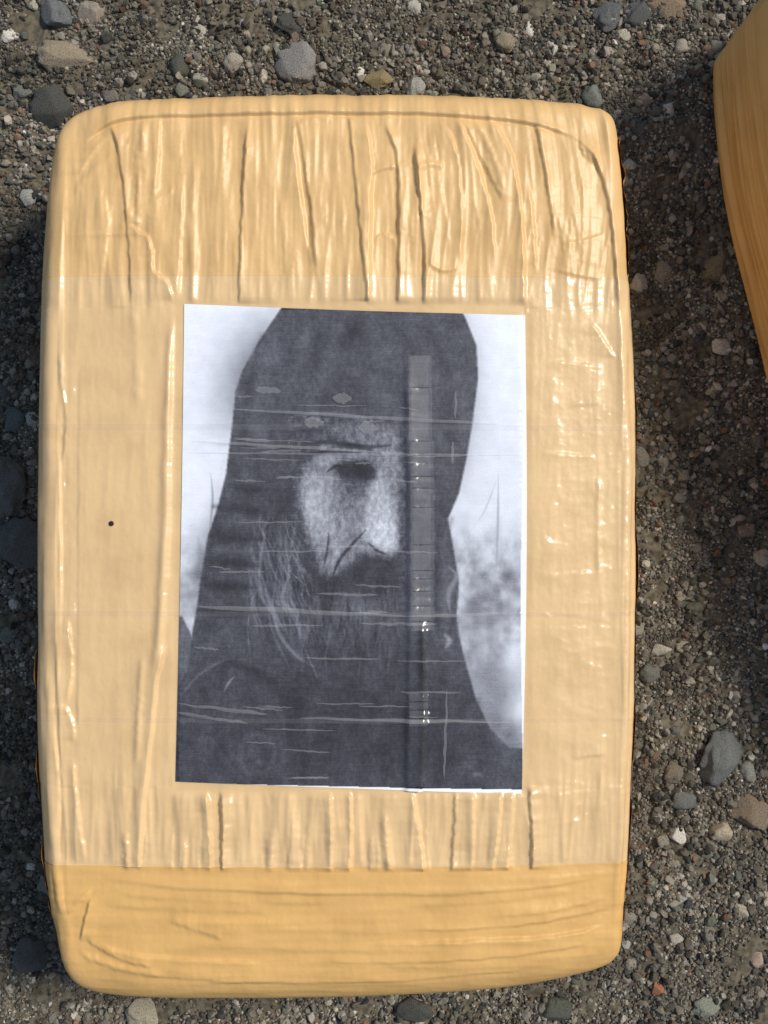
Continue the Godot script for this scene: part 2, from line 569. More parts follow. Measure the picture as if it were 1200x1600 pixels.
	# --- folds below the print, running under the end band
	for e in [[322, 330, 0.9, 2.4, 12.0], [346, 349, 1.0, -2.2, 10.0], [514, 517, 0.85, 2.6, 12.0], [546, 546, 1.0, 2.2, 12.0], [640, 662, 0.9, 2.2, 14.0], [711, 706, 0.7, -2.4, 11.0], [737, 736, 0.6, 2.4, 10.0], [782, 769, 0.8, 2.4, 12.0], [800, 792, 0.6, 2.6, 10.0], [826, 832, 0.9, -2.0, 10.0]]:
		crease(B, [[e[0], 1226], [lerpf(e[0], e[1], 0.45) + 2.0, 1285], [e[1], 1356]], "F", e[2], e[3], e[4], 0.1, 0.0)
	crease(B, [[428, 1280], [424, 1320], [422, 1356]], "R", 0.8, 8.0, 0.0, 0.6, 0.0)
	crease(B, [[476, 1290], [480, 1356]], "R", 0.35, 5.0, 0.0, 0.6, 0.0)
	crease(B, [[600, 1258], [603, 1310], [608, 1356]], "R", 0.7, 5.0, 0.0, 0.4, 0.0)
	crease(B, [[196, 1290], [200, 1356]], "R", 0.6, 5.0, 0.0, 0.4, 0.0)
	for k in 22:
		var gx := rng.randf_range(150, 830)
		var gl := rng.randf_range(30, 110)
		crease(B, [[gx, 1356 - gl], [gx + rng.randf_range(-3, 3), 1356 - gl * 0.5], [gx + rng.randf_range(-6, 6), 1356]], "F", rng.randf_range(0.1, 0.35), (2.6 if rng.randf() < 0.5 else -2.6), rng.randf_range(6, 13), 0.4, 0.0)
	for k in 30:
		var gx := rng.randf_range(140, 760)
		var gy := rng.randf_range(1372, 1540)
		var gl := rng.randf_range(60, 240)
		crease(B, [[gx, gy], [gx + gl * 0.5, gy + 2.0], [gx + gl, gy + rng.randf_range(-8, 3) * smooth(300, 700, gx)]], "F", rng.randf_range(0.06, 0.22), (2.6 if rng.randf() < 0.5 else -2.6), rng.randf_range(5, 12), 0.4, 0.4)
	# --- the end band: long creases across
	for e in [[[132, 1370], [300, 1386], [500, 1394], [700, 1394], [860, 1384], [962, 1366], [0.55, 2.2, 12]], [[150, 1412], [280, 1420], [430, 1424], [0.35, 4, 12]], [[620, 1452], [740, 1450], [840, 1442], [966, 1420], [0.6, 2.2, 11]],
			[[560, 1476], [720, 1472], [870, 1466], [962, 1446], [0.6, -2.2, 11]], [[262, 1436], [310, 1452], [352, 1466], [0.4, 4, 12]], [[142, 1470], [180, 1488], [260, 1500], [420, 1506], [0.55, -3, 12]],
			[[470, 1502], [650, 1502], [820, 1492], [950, 1472], [0.45, 3, 12]], [[180, 1522], [400, 1534], [620, 1532], [860, 1512], [0.35, 4, 14]], [[620, 1412], [760, 1408], [900, 1394], [0.3, 4, 14]],
			[[760, 1432], [860, 1424], [956, 1404], [0.4, 3, 10]], [[330, 1478], [520, 1484], [700, 1484], [0.25, 5, 14]], [[180, 1394], [260, 1402], [400, 1408], [0.25, 4, 10]]]:
		var q: Array = e.pop_back()
		crease(B, e, "F", q[0], q[1], q[2])
	crease(B, [[104, 1432], [122, 1412], [142, 1390]], "F", 0.6, 2.4, 8.0)
	crease(B, [[124, 1476], [132, 1440], [142, 1404]], "F", 0.7, -2.4, 8.0)
	crease(B, [[128, 1466], [150, 1480], [190, 1500], [240, 1512]], "F", 0.5, 3.0, 9.0)
	crease(B, [[116, 1490], [140, 1500], [190, 1516], [260, 1526]], "R", 0.4, 5.0)
	lift = 1.0
	# --- right flank: short creases across, and the lapped edge running down it
	crease(B, [[976, 470], [980, 600], [986, 720], [985, 900], [981, 1100], [974, 1300], [966, 1440]], "F", 0.7, 2.2, 9.0, 0.05, 0.05)
	crease(B, [[925, 503], [942, 530], [962, 560]], "F", 0.5, 2.2, 8.0)
	for e in [[846, 962, 326, 330], [850, 966, 380, 372], [842, 968, 418, 428], [838, 968, 566, 574], [850, 970, 604, 612], [846, 972, 634, 622], [836, 972, 706, 714], [848, 972, 770, 764], [838, 972, 872, 866], [832, 972, 902, 906],
			[850, 972, 958, 966], [838, 970, 1030, 1036], [836, 968, 1084, 1090], [850, 968, 1118, 1104], [842, 966, 1186, 1182], [838, 966, 1250, 1236], [850, 962, 1292, 1262], [872, 962, 1352, 1312]]:
		if rng.randf() < 0.35: continue
		var k := rng.randf_range(0.1, 0.42)
		var cut := rng.randf_range(0.0, 0.45)
		e = [lerpf(e[0], e[1], cut), lerpf(e[1], e[0], rng.randf_range(0.0, 0.3)), e[2], e[3] + rng.randf_range(-10, 10)]
		crease(B, [[e[0], e[2]], [(e[0] + e[1]) * 0.5, (e[2] + e[3]) * 0.5 + rng.randf_range(-5, 5)], [e[1], e[3]]], "F", k, 3.0 * (1.0 if rng.randf() < 0.5 else -1.0), rng.randf_range(6, 12), 0.3, 0.15)
	crease(B, [[912, 262], [911, 350], [910, 440]], "F", 0.22, -2.0, 22.0, 0.2, 0.2)
	crease(B, [[126, 560], [124, 800], [123, 1000], [121, 1190]], "F", 0.2, -2.0, 26.0, 0.1, 0.1)
	crease(B, [[936, 740], [935, 830], [936, 920]], "R", 0.22, 4.0)
	# --- the print keeps the wrap flat; the clear tape spans it all
	var nb := fnl(41, 1.0, 2)
	var nc := fnl(42, 1.0, 3)
	var P := paper_map
	for j in MH:
		for i in MW:
			var x := i * CELL
			var y := j * CELL
			if x < 250 or x > 850 or y < 440 or y > 1270: continue
			var o := j * MW + i
			var k := box_in(x, y, 284, 816, 490, 1224, 10.0)
			P[o] = 0.14 + 0.12 * nb.get_noise_2d(x / 150.0, y / 190.0) * k
			var kb := box_in(x, y, 270, 826, 472, 1240, 7.0)
			B[o] = lerpf(B[o], minf(B[o] * 0.1, 0.04) - 0.15, kb)
	# the fold that rises under the paper, with the cockles across it
	crease(P, [[656, 540], [654, 640], [658, 760], [660, 880], [659, 1000], [657, 1120], [652, 1236]], "F", 0.01, -2.0, 3.0)
	crease(P, [[640, 548], [638, 640], [640, 760], [641, 880], [641, 1000], [640, 1120], [638, 1236]], "F", 0.8, -6.0, 24.0, 0.08, 0.0)
	crease(P, [[662, 960], [662, 1040], [662, 1140], [656, 1236]], "F", 0.9, 2.5, 9.0, 0.1, 0.0)
	for y in [607, 688, 712, 726, 744, 762, 792, 850, 890, 902, 914, 922, 934, 946, 956, 969, 980, 1082, 1096, 1110, 1124]:
		var yy: float = y + rng.randf_range(-2, 2)
		crease(P, [[648, yy], [662, yy + rng.randf_range(-2, 3)], [682, yy + rng.randf_range(-2, 3)]], "R", rng.randf_range(-0.3, -0.12), 3.4, 0.0, 0.2, 0.2)
	for e in [[300, 640, 640, 648], [370, 780, 628, 664], [300, 560, 688, 708], [290, 820, 702, 716], [320, 640, 940, 958], [300, 700, 948, 966], [540, 820, 972, 962], [276, 420, 1094, 1112], [278, 400, 1108, 1130], [480, 720, 1130, 1126]]:
		crease(P, [[e[0], e[2]], [(e[0] + e[1]) * 0.5, (e[2] + e[3]) * 0.5 + rng.randf_range(-3, 3)], [e[1], e[3]]], "R", rng.randf_range(0.08, 0.2), 3.0, 0.0, 0.3, 0.3)
	for j in MH:
		var y := j * CELL
		for i in MW:
			var x := i * CELL
			if y < 400 or y > 1380 or x < 20 or x > 1020: continue
			var o := j * MW + i
			var inp := box_in(x, y, 282, 818, 486, 1230, 9.0)
			var h: float = lerpf(B[o], P[o], inp)
			var right := smooth(826, 850, x)
			var streak := 0.05 * nb.get_noise_2d(x / 260.0 + 40.0, y / 7.0) + 0.025 * nc.get_noise_2d(x / 160.0, y / 3.2 + 90.0)
			var bub := maxf(0.0, nc.get_noise_2d(x / 40.0 + 17.0, y / 30.0)) * 0.28
			var lift := box_in(x, y, 94, 122, 535, 1010, 8.0)
			var cr := absf(nc.get_noise_2d(x / 46.0 + 70.0, y / 80.0)) * 1.0
			clear_map[o] = h + 0.06 + streak * (1.0 - 0.5 * right) + bub * right + lift * (0.15 + cr)
	# streaks in the tape: where it was drawn taut and let go
	var C := clear_map
	for k in 54:
		var y := rng.randf_range(560, 1340)
		var x0 := rng.randf_range(140, 800)
		var ln := rng.randf_range(50, 260)
		crease(C, [[x0, y], [x0 + ln * 0.5, y + rng.randf_range(-2, 3)], [x0 + ln, y + rng.randf_range(-3, 8)]], "R", rng.randf_range(0.05, 0.16), rng.randf_range(2.8, 4.0), 0.0, 0.3, 0.3)
	for e in [[278, 420, 1098, 1114], [278, 380, 1110, 1128], [480, 830, 1122, 1130], [300, 650, 948, 962], [640, 820, 962, 958], [360, 780, 640, 664], [300, 640, 690, 712], [140, 480, 1238, 1262], [150, 330, 1270, 1276], [250, 320, 1318, 1324]]:
		crease(C, [[e[0], e[2]], [(e[0] + e[1]) * 0.5, (e[2] + e[3]) * 0.5], [e[1], e[3]]], "R", 0.24, 3.6, 0.0, 0.25, 0.25)

# ================= parcels =================
func tape_material(c: Color) -> StandardMaterial3D:
	var m := StandardMaterial3D.new()
	m.resource_name = "tan_tape"
	m.albedo_color = c
	m.albedo_texture = noise_tex(61, 0.012, 4, [[0.0, Color(0.93, 0.92, 0.90)], [0.5, Color(0.98, 0.975, 0.97)], [1.0, Color(1, 1, 1)]])
	m.roughness = 0.42
	m.metallic_specular = 0.5
	m.heightmap_enabled = true
	m.heightmap_texture = noise_tex(62, 0.06, 4, [])
	m.heightmap_scale = 0.006
	m.uv1_scale = Vector3(1, 1, 1)
	return m

func clear_material() -> StandardMaterial3D:
	var m := StandardMaterial3D.new()
	m.resource_name = "clear_tape"
	m.transparency = BaseMaterial3D.TRANSPARENCY_ALPHA
	m.albedo_color = Color(0.96, 0.94, 0.93, 0.03)
	m.roughness = 0.22
	m.metallic_specular = 0.42
	return m

func tag(o: Node, label: String, category: String, group := "", kind := "") -> void:
	if label: o.set_meta("label", label)
	if category: o.set_meta("category", category)
	if group: o.set_meta("group", group)
	if kind: o.set_meta("kind", kind)

func rows_of(us: PackedFloat32Array, ts: PackedFloat32Array) -> Array:
	var o := []
	for i in us.size(): o.append(ts)
	return o

func make_parcels() -> void:
	make_maps()
	var tan_mat := tape_material(Color(0.897, 0.745, 0.52))
	var band_mat := tape_material(Color(0.89, 0.715, 0.445))
	var clear := clear_material()
	var pk: Dictionary = packs[0]
	var base := Vector3(-0.012, 0, 0.009)
	var root := Node3D.new()
	root.name = "taped_parcel"
	add_child(root)
	root.position = base
	tag(root, "tan tape wrapped parcel with a monochrome photograph under clear tape", "parcel", "tape wrapped parcels")
	var us := inset_list(pk.w, pk.rl, pk.rr, 2.0)
	var ts := inset_list(pk.h, pk.rt, pk.rb, 2.0)
	wrap_tape("tape_wrap", pk, us, rows_of(us, ts), 0.0, body_map, tan_mat, root, "ltrb", 1.0, 26, base)
	# end band over the lower end, its straight edge laid across the folds
	var rows := []
	var w := PackedFloat32Array()
	var nb := 105
	for i in us.size():
		var te := edge_t(pk, us[i], 1354.0 - 2.0 * us[i])
		var a := PackedFloat32Array()
		for j in nb:
			var q := j / (nb - 1.0)
			# denser towards the rounded end
			a.append(lerpf(te, 1.0, 1.0 - pow(1.0 - q, 1.5)))
		rows.append(a)
	# laid over the folds: it spans them, so it keeps only its own creases
	wrap_tape("end_tape_band", pk, us, rows, 0.00022, body_map, band_mat, root, "rbl", 0.8, 18, base)
	# added layer under the clear tape; the film's haze is put into its colour
	var haze_tint_mat := tape_material(Color(0.917, 0.785, 0.575))
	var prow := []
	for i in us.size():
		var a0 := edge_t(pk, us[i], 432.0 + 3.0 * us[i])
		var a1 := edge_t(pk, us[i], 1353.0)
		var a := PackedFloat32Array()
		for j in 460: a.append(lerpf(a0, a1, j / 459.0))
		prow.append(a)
	wrap_tape("film_haze_band", pk, us, prow, 0.00007, body_map, haze_tint_mat, root, "lr", 0.7, 14, base)
	# the print
	var pm := StandardMaterial3D.new()
	pm.resource_name = "printed_paper"
	pm.albedo_texture = make_print()
	pm.roughness = 0.75
	pm.metallic_specular = 0.2
	var nu := 270
	var nv := 372
	var v := PackedVector3Array()
	var uv := PackedVector2Array()
	var idx := PackedInt32Array()
	for j in nv:
		for i in nu:
			var s := i / (nu - 1.0)
			var t := j / (nv - 1.0)
			var l := Vector2(289, 476).lerp(Vector2(275, 1220), t)
			l.x += 2.0 * sin(t * 3.0)
			var r := Vector2(820, 493).lerp(Vector2(815, 1240), t)
			r.x += 5.0 * sin(t * PI)
			var p := l.lerp(r, s)
			p.y += 2.0 * sin(s * PI) * (1.0 - t)
			v.append(Vector3((p.x - 600.0) * K, TOP + dome(p) + sample(paper_map, p) * MM + 0.00004, (p.y - 800.0) * K) - base)
			uv.append(Vector2((p.x - 260.0) / 600.0, (p.y - 460.0) / 800.0))
	for j in nv - 1:
		for i in nu - 1:
			var a := j * nu + i
			idx.append_array([a, a + 1, a + nu, a + 1, a + nu + 1, a + nu])
	var pr := commit("printed_photograph", v, idx, uv, pm, root)
	pr.set_meta("label", "black and white print of a bearded figure in a dark hood")
	# clear tape, strip over strip
	var strips := [[430.0, 672.0, 0.0], [662.0, 962.0, 0.00005], [954.0, 1128.0, 0.0], [1120.0, 1351.0, 0.00005]]
	for st in strips:
		var sr := []
		var cnt := int((st[1] - st[0]) / 2.0)
		for i in us.size():
			var a0 := edge_t(pk, us[i], st[0] + 3.0 * us[i])
			var a1 := edge_t(pk, us[i], st[1] + 1.0 * us[i])
			var a := PackedFloat32Array()
			for j in cnt: a.append(lerpf(a0, a1, j / (cnt - 1.0)))
			sr.append(a)
		wrap_tape("clear_tape_strip", pk, us, sr, 0.0001 + st[2], clear_map, clear, root, "lr", 0.6, 12, base)
	var loose := StandardMaterial3D.new()
	loose.resource_name = "unbonded_film"
	loose.transparency = BaseMaterial3D.TRANSPARENCY_ALPHA
	loose.albedo_color = Color(0.93, 0.92, 0.93, 0.12)
	loose.roughness = 0.2
	film_streaks(root, base, loose)
	for e in [["left", 0.60, 0.985, 0.0455, 0.026, 0.0003, 3.0], ["left", 0.30, 0.70, 0.0440, 0.024, 0.0003, 8.0], ["right", 0.27, 0.985, 0.0462, 0.030, 0.0002, 14.0], ["right", 0.02, 0.20, 0.0465, 0.030, 0.0001, 21.0]]:
		flap(pk, e, tan_mat, root, base)
	# a dark speck on the tape
	var sp := SphereMesh.new()
	sp.radius = 0.00065
	sp.height = 0.0006
	sp.radial_segments = 10
	sp.rings = 5
	var sk := MeshInstance3D.new()
	sk.name = "speck"
	sk.mesh = sp
	var dk := StandardMaterial3D.new()
	dk.albedo_color = Color(0.16, 0.11, 0.08)
	dk.roughness = 0.8
	sp.material = dk
	root.add_child(sk, true)
	var c := Vector2(175, 818)
	sk.position = Vector3((c.x - 600) * K, TOP + dome(c) + sample(clear_map, c) * MM + 0.0002, (c.y - 800) * K) - base
	# ---- the neighbour
	var k2: Dictionary = packs[1]
	var mid: Vector2 = k2.mid
	var base2 := Vector3((mid.x - 600.0) * K, 0, (mid.y - 800.0) * K)
	var r2 := Node3D.new()
	r2.name = "taped_parcel_001"
	add_child(r2)
	r2.position = base2
	tag(r2, "tan tape wrapped parcel cut off by the frame, only its shaded side showing", "parcel", "tape wrapped parcels")
	var us2 := inset_list(k2.w, k2.rl, k2.rr, 7.0)
	var ts2 := inset_list(k2.h, k2.rt, k2.rb, 4.0)
	wrap_tape("tape_wrap", k2, us2, rows_of(us2, ts2), 0.0, PackedFloat32Array(), band_mat, r2, "ltrb", 1.0, 90, base2)

func flap(pk: Dictionary, e: Array, mat: Material, root: Node3D, base: Vector3) -> void:
	# a length of tape lapped along a flank, its upper edge standing a little clear
	var c: PackedVector2Array = pk[e[0]]
	var sgn := -1.0 if e[0] == "left" else 1.0
	var n := int((e[2] - e[1]) * 620.0)
	var v := PackedVector3Array()
	var uv := PackedVector2Array()
	var idx := PackedInt32Array()
	for i in n + 1:
		var q := i / float(n)
		var t: float = lerpf(e[1], e[2], q)
		var p := at(c, t)
		var d := (at(c, t + 0.004) - at(c, t - 0.004)).normalized()
		var out := Vector2(d.y, -d.x) * sgn
		if out.x * sgn < 0.0: out = -out
		var ends := smooth(0.0, 0.06, q) * (1.0 - smooth(0.94, 1.0, q))
		var wav := side_noise.get_noise_2d(q * 5.0, e[6]) + 0.12 * side_fine.get_noise_2d(q * 14.0, e[6])
		var hi: float = lerpf(e[4], e[3], 0.35 + 0.65 * ends) + 0.0012 * side_noise.get_noise_2d(q * 7.0, e[6] + 5.0)
		for k in 6:
			var f := k / 5.0
			var o: float = (e[5] + 0.0009 * maxf(wav, -0.15)) * (1.0 - f) * ends + 0.00015
			var y := lerpf(hi, e[4], f)
			if k == 0:   # the edge curls over towards the top
				o -= 0.0007 * ends
				y = lerpf(hi, e[4], 0.2) + 0.0034
			v.append(Vector3((p.x - 600.0) * K + out.x * o, y, (p.y - 800.0) * K + out.y * o) - base)
			uv.append(Vector2(q * 2.0, y * 10.0))
	for i in n:
		for k in 5:
			var o := i * 6 + k
			idx.append_array([o, o + 1, o + 6, o + 1, o + 7, o + 6])
	if sgn > 0.0: idx.reverse()
	commit("side_flap", v, idx, uv, mat, root)

func film_streaks(root: Node3D, base: Vector3, mat: Material) -> void:
	# where the clear film does not stick to the sheet: the channel along the fold, and thin drawn lines
	rng.seed = 99
	var lines: Array = []
	for k in 44:
		var y := rng.randf_range(600, 1215)
		var x0 := rng.randf_range(lerpf(370, 290, smooth(640, 1000, y)), 640)
		lines.append([x0, y, rng.randf_range(20, 120), rng.randf_range(-2, 6), rng.randf_range(0.8, 2.2)])
	for e in [[278, 1098, 140, 16, 3.0], [278, 1112, 110, 16, 3.0], [470, 1120, 350, 8, 2.6], [300, 946, 340, 16, 3.4], [640, 962, 180, -4, 2.6], [360, 640, 420, 24, 2.8], [300, 690, 340, 20, 2.4], [290, 708, 530, 4, 1.8], [400, 610, 40, 2, 6.0], [520, 622, 30, 2, 8.0], [560, 668, 30, 2, 10.0], [476, 660, 30, 2, 9.0]]:
		lines.append(e)
	for e in lines:
		film_piece(root, base, mat, Vector2(e[0], e[1]), Vector2(e[0] + e[2], e[1] + e[3]), e[4])
	var faint := (mat as StandardMaterial3D).duplicate()
	faint.albedo_color.a = 0.075
	var ys := [556, 607, 690, 712, 745, 763, 793, 851, 891, 904, 923, 946, 970, 985]
	faint.albedo_color.a = 0.05
	var from := 556.0
	for k in range(1, ys.size()):
		var x := 656.0 + 4.0 * smooth(560, 760, from)
		var to: float = ys[k]
		film_piece(root, base, faint, Vector2(x, from + 0.7), Vector2(x, to - 0.7), 20.0)
		film_piece(root, base, faint, Vector2(x - 1.0, from + 1.4), Vector2(x - 1.0, to - 1.4), 15.0)
		from = to
	for k in 4: film_piece(root, base, faint, Vector2(654, 1082 + k * 13), Vector2(654, 1093 + k * 13), 16.0)
	for e in [[712, 612, 711, 655, 2], [707, 690, 706, 725, 2], [698, 1074, 693, 1214, 2.2]]:
		film_piece(root, base, mat, Vector2(e[0], e[1]), Vector2(e[2], e[3]), e[4])

func film_piece(root: Node3D, base: Vector3, mat: Material, a: Vector2, z: Vector2, half: float) -> void:
	var v := PackedVector3Array()
	var uv := PackedVector2Array()
	var idx := PackedInt32Array()
	var n := maxi(20 if half < 10.0 else 6, int(a.distance_to(z) / 4.0))
	var m := clampi(int(half), 2, 10)
	var side := (z - a).orthogonal().normalized()
	var ph := rng.randf() * 50.0
	for i in n + 1:
		var t := i / float(n)
		var wide := half * (1.0 if half > 10.0 else pow(maxf(sin(PI * t), 0.0), 0.5)) * (0.9 + (0.1 if half > 10.0 else 0.5) * side_noise.get_noise_2d(t * 3.0, ph)) + 0.15
		var mid := a.lerp(z, t) + side * (1.5 if half < 10.0 else 0.3) * side_noise.get_noise_2d(t * 4.0, ph + 9.0)
		for j in m + 1:
			var p := mid + side * wide * (2.0 * j / m - 1.0)
			v.append(Vector3((p.x - 600.0) * K, TOP + dome(p) + sample(clear_map, p) * MM + (0.00028 if half < 16.0 else 0.00022), (p.y - 800.0) * K) - base)
			uv.append(p * 0.01)
	for i in n:
		for j in m:
			var o := i * (m + 1) + j
			idx.append_array([o, o + 1, o + m + 1, o + 1, o + m + 2, o + m + 1])
	if side.cross(z - a) < 0.0: idx.reverse()
	commit("loose_film", v, idx, uv, mat, root)

# ================= the print =================
const PW := 600
const PH := 800
var pic: PackedFloat32Array

func blob(cx: float, cy: float, rx: float, ry: float, ang: float, val: float, a: float, hard := 1.0) -> void:
	var r := maxf(rx, ry) * 2.2
	var ca := cos(ang)
	var sa := sin(ang)
	for y in range(maxi(0, int(cy - r)), mini(PH, int(cy + r))):
		for x in range(maxi(0, int(cx - r)), mini(PW, int(cx + r))):
			var dx := (x - cx) * ca + (y - cy) * sa
			var dy := -(x - cx) * sa + (y - cy) * ca
			var d := dx * dx / (rx * rx) + dy * dy / (ry * ry)
			if d > 4.8: continue
			var k := a * exp(-pow(d, hard))
			pic[y * PW + x] = lerpf(pic[y * PW + x], val, k)

func stroke(pts: Array, w: float, val: float, a: float) -> void:
	var raw := []
	for p in pts: raw.append(Vector2(p[0], p[1]) * 0.5)
	var ln := 0.0
	for i in raw.size() - 1: ln += raw[i].distance_to(raw[i + 1])
	var n := maxi(4, int(ln / maxf(w * 0.7, 0.8)))
	var c := catmull(raw, n)
	for i in n:
		var t := i / (n - 1.0)
		var ww := w * (0.35 + 0.65 * sin(PI * clampf(t, 0.04, 0.96)))
		blob(c[i].x, c[i].y, ww, ww, 0.0, val, a * 0.55)

func shape(pts: Array, val: float, feather: float, a := 1.0) -> void:
	var poly := PackedVector2Array()
	for p in pts: poly.append(Vector2(p[0], p[1]) * 0.5)
	var img := Image.create(PW, PH, false, Image.FORMAT_RF)
	for y in PH:
		# scanline fill
		var xs := PackedFloat32Array()
		for i in poly.size():
			var p := poly[i]
			var q := poly[(i + 1) % poly.size()]
			if (p.y <= y and q.y > y) or (q.y <= y and p.y > y):
				xs.append(p.x + (y - p.y) / (q.y - p.y) * (q.x - p.x))
		xs.sort()
		for k in range(0, xs.size() - 1, 2):
			var a0 := clampi(int(xs[k]), 0, PW)
			var a1 := clampi(int(xs[k + 1]), 0, PW)
			if a1 > a0: img.fill_rect(Rect2i(a0, y, a1 - a0, 1), Color(1, 0, 0))
	var f := maxi(1, int(feather))
	if f > 1:
		img.resize(PW / f, PH / f, Image.INTERPOLATE_BILINEAR if f < 2 else Image.INTERPOLATE_LANCZOS)
		img.resize(PW, PH, Image.INTERPOLATE_CUBIC)
	var d := img.get_data().to_float32_array()
	for i in d.size():
		if d[i] > 0.001: pic[i] = lerpf(pic[i], val, clampf(d[i], 0, 1) * a)

func make_print() -> ImageTexture:
	pic.resize(PW * PH)
	rng.seed = 4242
	var n1 := fnl(71, 1.0, 4)
	var n2 := fnl(72, 1.0, 3)
	# pale sky, blurred winter trees and ground behind
	for y in PH:
		for x in PW:
			var v := 0.985
			var hz := smooth(330, 430, y + 14.0 * n1.get_noise_2d(x / 40.0, 5.0))
			var tree := 0.76 + 0.30 * n1.get_noise_2d(x / 34.0, y / 44.0)
			v = lerpf(v, clampf(tree, 0.4, 0.92), hz * (0.9 if x > 300 else 0.6))
			if x > 430:
				v -= 0.05 * smooth(40, 330, y)
			pic[y * PW + x] = v
	stroke([[1035, 560], [1034, 700], [1028, 870]], 1.8, 0.62, 0.6)
	stroke([[1030, 580], [990, 680], [960, 720]], 1.4, 0.74, 0.5)
	stroke([[140, 560], [146, 640], [136, 740]], 1.8, 0.6, 0.7)
	stroke([[100, 760], [110, 820], [90, 900]], 6.0, 0.7, 0.7)
	for k in 16: blob(rng.randf_range(470, 560), rng.randf_range(435, 520), rng.randf_range(6, 18), rng.randf_range(5, 12), rng.randf() * 3.0, 0.42, 0.5)
	for k in 7: blob(rng.randf_range(480, 560), rng.randf_range(520, 660), rng.randf_range(8, 24), rng.randf_range(10, 30), rng.randf() * 3.0, 0.88, 0.6)
	for k in 6: blob(rng.randf_range(20, 55), rng.randf_range(425, 470), rng.randf_range(8, 16), rng.randf_range(5, 9), 0.0, 0.6, 0.6)
	shape([[30, 1010], [50, 1000], [76, 1050], [96, 1110], [96, 1240], [30, 1240]], 0.40, 3)
	# hood and cloak
	shape([[364, 40], [340, 76], [290, 150], [240, 240], [220, 300], [210, 400], [190, 560], [168, 650], [132, 760], [114, 870], [98, 980], [84, 1060], [72, 1160], [30, 1250], [20, 1600], [1140, 1600], [1140, 1420], [1070, 1412], [1010, 1350], [966, 1260], [944, 1180], [920, 1090], [906, 1010], [914, 900], [898, 800], [880, 700], [914, 620], [938, 510], [956, 400], [974, 260], [968, 160], [936, 80], [918, 40]], 0.29, 3)
	blob(150, 130, 60, 90, 0.4, 0.37, 0.8)
	blob(330, 90, 90, 60, 0.0, 0.33, 0.7)
	blob(440, 160, 40, 110, 0.0, 0.34, 0.7)
	blob(292, 62, 14, 24, 0.2, 0.15, 0.8)
	blob(200, 330, 60, 60, 0.2, 0.19, 0.8)
	blob(90, 420, 40, 90, 0.2, 0.20, 0.7)
	blob(230, 640, 190, 60, 0.0, 0.15, 0.8)
	blob(150, 720, 160, 60, 0.0, 0.17, 0.8)
	blob(400, 700, 120, 80, 0.0, 0.15, 0.7)
	# the opening: shade round the face, then the lit skin
	shape([[640, 330], [540, 330], [450, 390], [410, 520], [380, 660], [330, 760], [300, 900], [350, 1060], [480, 1150], [640, 1120], [740, 1020], [745, 700], [740, 420], [710, 350]], 0.25, 12, 0.8)
	shape([[430, 540], [490, 470], [560, 450], [640, 410], [720, 420], [735, 560], [728, 800], [640, 830], [560, 900], [490, 880], [440, 740], [420, 620]], 0.52, 12, 0.95)
	blob(306, 214, 52, 26, 0.0, 0.46, 0.8)
	blob(345, 300, 20, 60, 0.0, 0.5, 0.6)
	blob(310, 205, 46, 20, 0.0, 0.36, 0.7)
	shape([[416, 580], [450, 560], [510, 566], [526, 640], [530, 720], [506, 780], [478, 790], [446, 730], [424, 660]], 0.64, 14, 0.9)
	blob(230, 334, 14, 32, -0.1, 0.80, 0.6)
	blob(262, 372, 9, 34, -0.12, 0.66, 0.7)
	shape([[640, 560], [688, 590], [712, 650], [722, 740], [720, 800], [690, 812], [656, 790], [626, 766], [612, 726], [628, 650]], 0.72, 12, 1.0)
	blob(338, 370, 20, 24, 0.0, 0.92, 0.6)
	blob(348, 270, 12, 30, 0.1, 0.62, 0.6)
	blob(284, 316, 16, 26, 0.3, 0.40, 0.7)
	blob(280, 370, 16, 26, 0.2, 0.54, 0.7)
	shape([[478, 520], [496, 480], [534, 468], [548, 490], [520, 530], [500, 560]], 0.62, 10, 0.8)
	shape([[520, 540], [570, 520], [640, 520], [660, 560], [630, 590], [560, 584]], 0.12, 10, 0.9)
	blob(304, 276, 14, 9, 0.1, 0.04, 0.9)
	stroke([[520, 580], [580, 596], [640, 588]], 2.0, 0.55, 0.6)
	stroke([[470, 500], [540, 474], [620, 482], [670, 500]], 4.0, 0.14, 0.7)
	stroke([[600, 470], [680, 440], [720, 450]], 6.0, 0.56, 0.5)
	stroke([[660, 520], [672, 580], [684, 640]], 5.0, 0.66, 0.6)
	blob(292, 300, 22, 12, 0.2, 0.27, 0.7)
	for e in [[[420, 470], [500, 462], [640, 476], [700, 470]], [[400, 420], [450, 424], [500, 418]], [[430, 500], [520, 492], [600, 496]]]:
		stroke(e, 3.4, 0.08, 0.8)
	for e in [[[400, 380], [520, 372], [650, 390]], [[420, 545], [470, 540], [510, 550]], [[520, 420], [600, 424], [650, 434]], [[430, 398], [460, 386], [490, 400]], [[690, 450], [700, 520], [706, 580]]]:
		stroke(e, 3.0, 0.50, 0.6)
	stroke([[500, 556], [530, 536], [560, 540]], 2.6, 0.08, 0.8)
	stroke([[548, 660], [550, 740], [524, 830], [500, 900]], 3.6, 0.70, 0.6)
	stroke([[508, 740], [502, 800], [488, 860]], 1.9, 0.14, 0.8)
	stroke([[622, 736], [580, 780], [540, 830], [516, 890]], 2.6, 0.08, 0.9)
	stroke([[628, 774], [660, 800], [692, 812]], 2.0, 0.10, 0.8)
	stroke([[730, 560], [738, 680], [732, 800]], 5.0, 0.30, 0.7)
	# moustache, mouth, beard
	shape([[556, 856], [610, 812], [690, 822], [722, 862], [716, 930], [640, 950], [560, 966], [440, 960], [390, 900], [480, 890]], 0.17, 14, 0.9)
	blob(330, 432, 30, 12, 0.1, 0.26, 0.6)
	blob(290, 520, 60, 50, 0.1, 0.34, 0.7)
	blob(296, 492, 34, 24, 0.1, 0.48, 0.8)
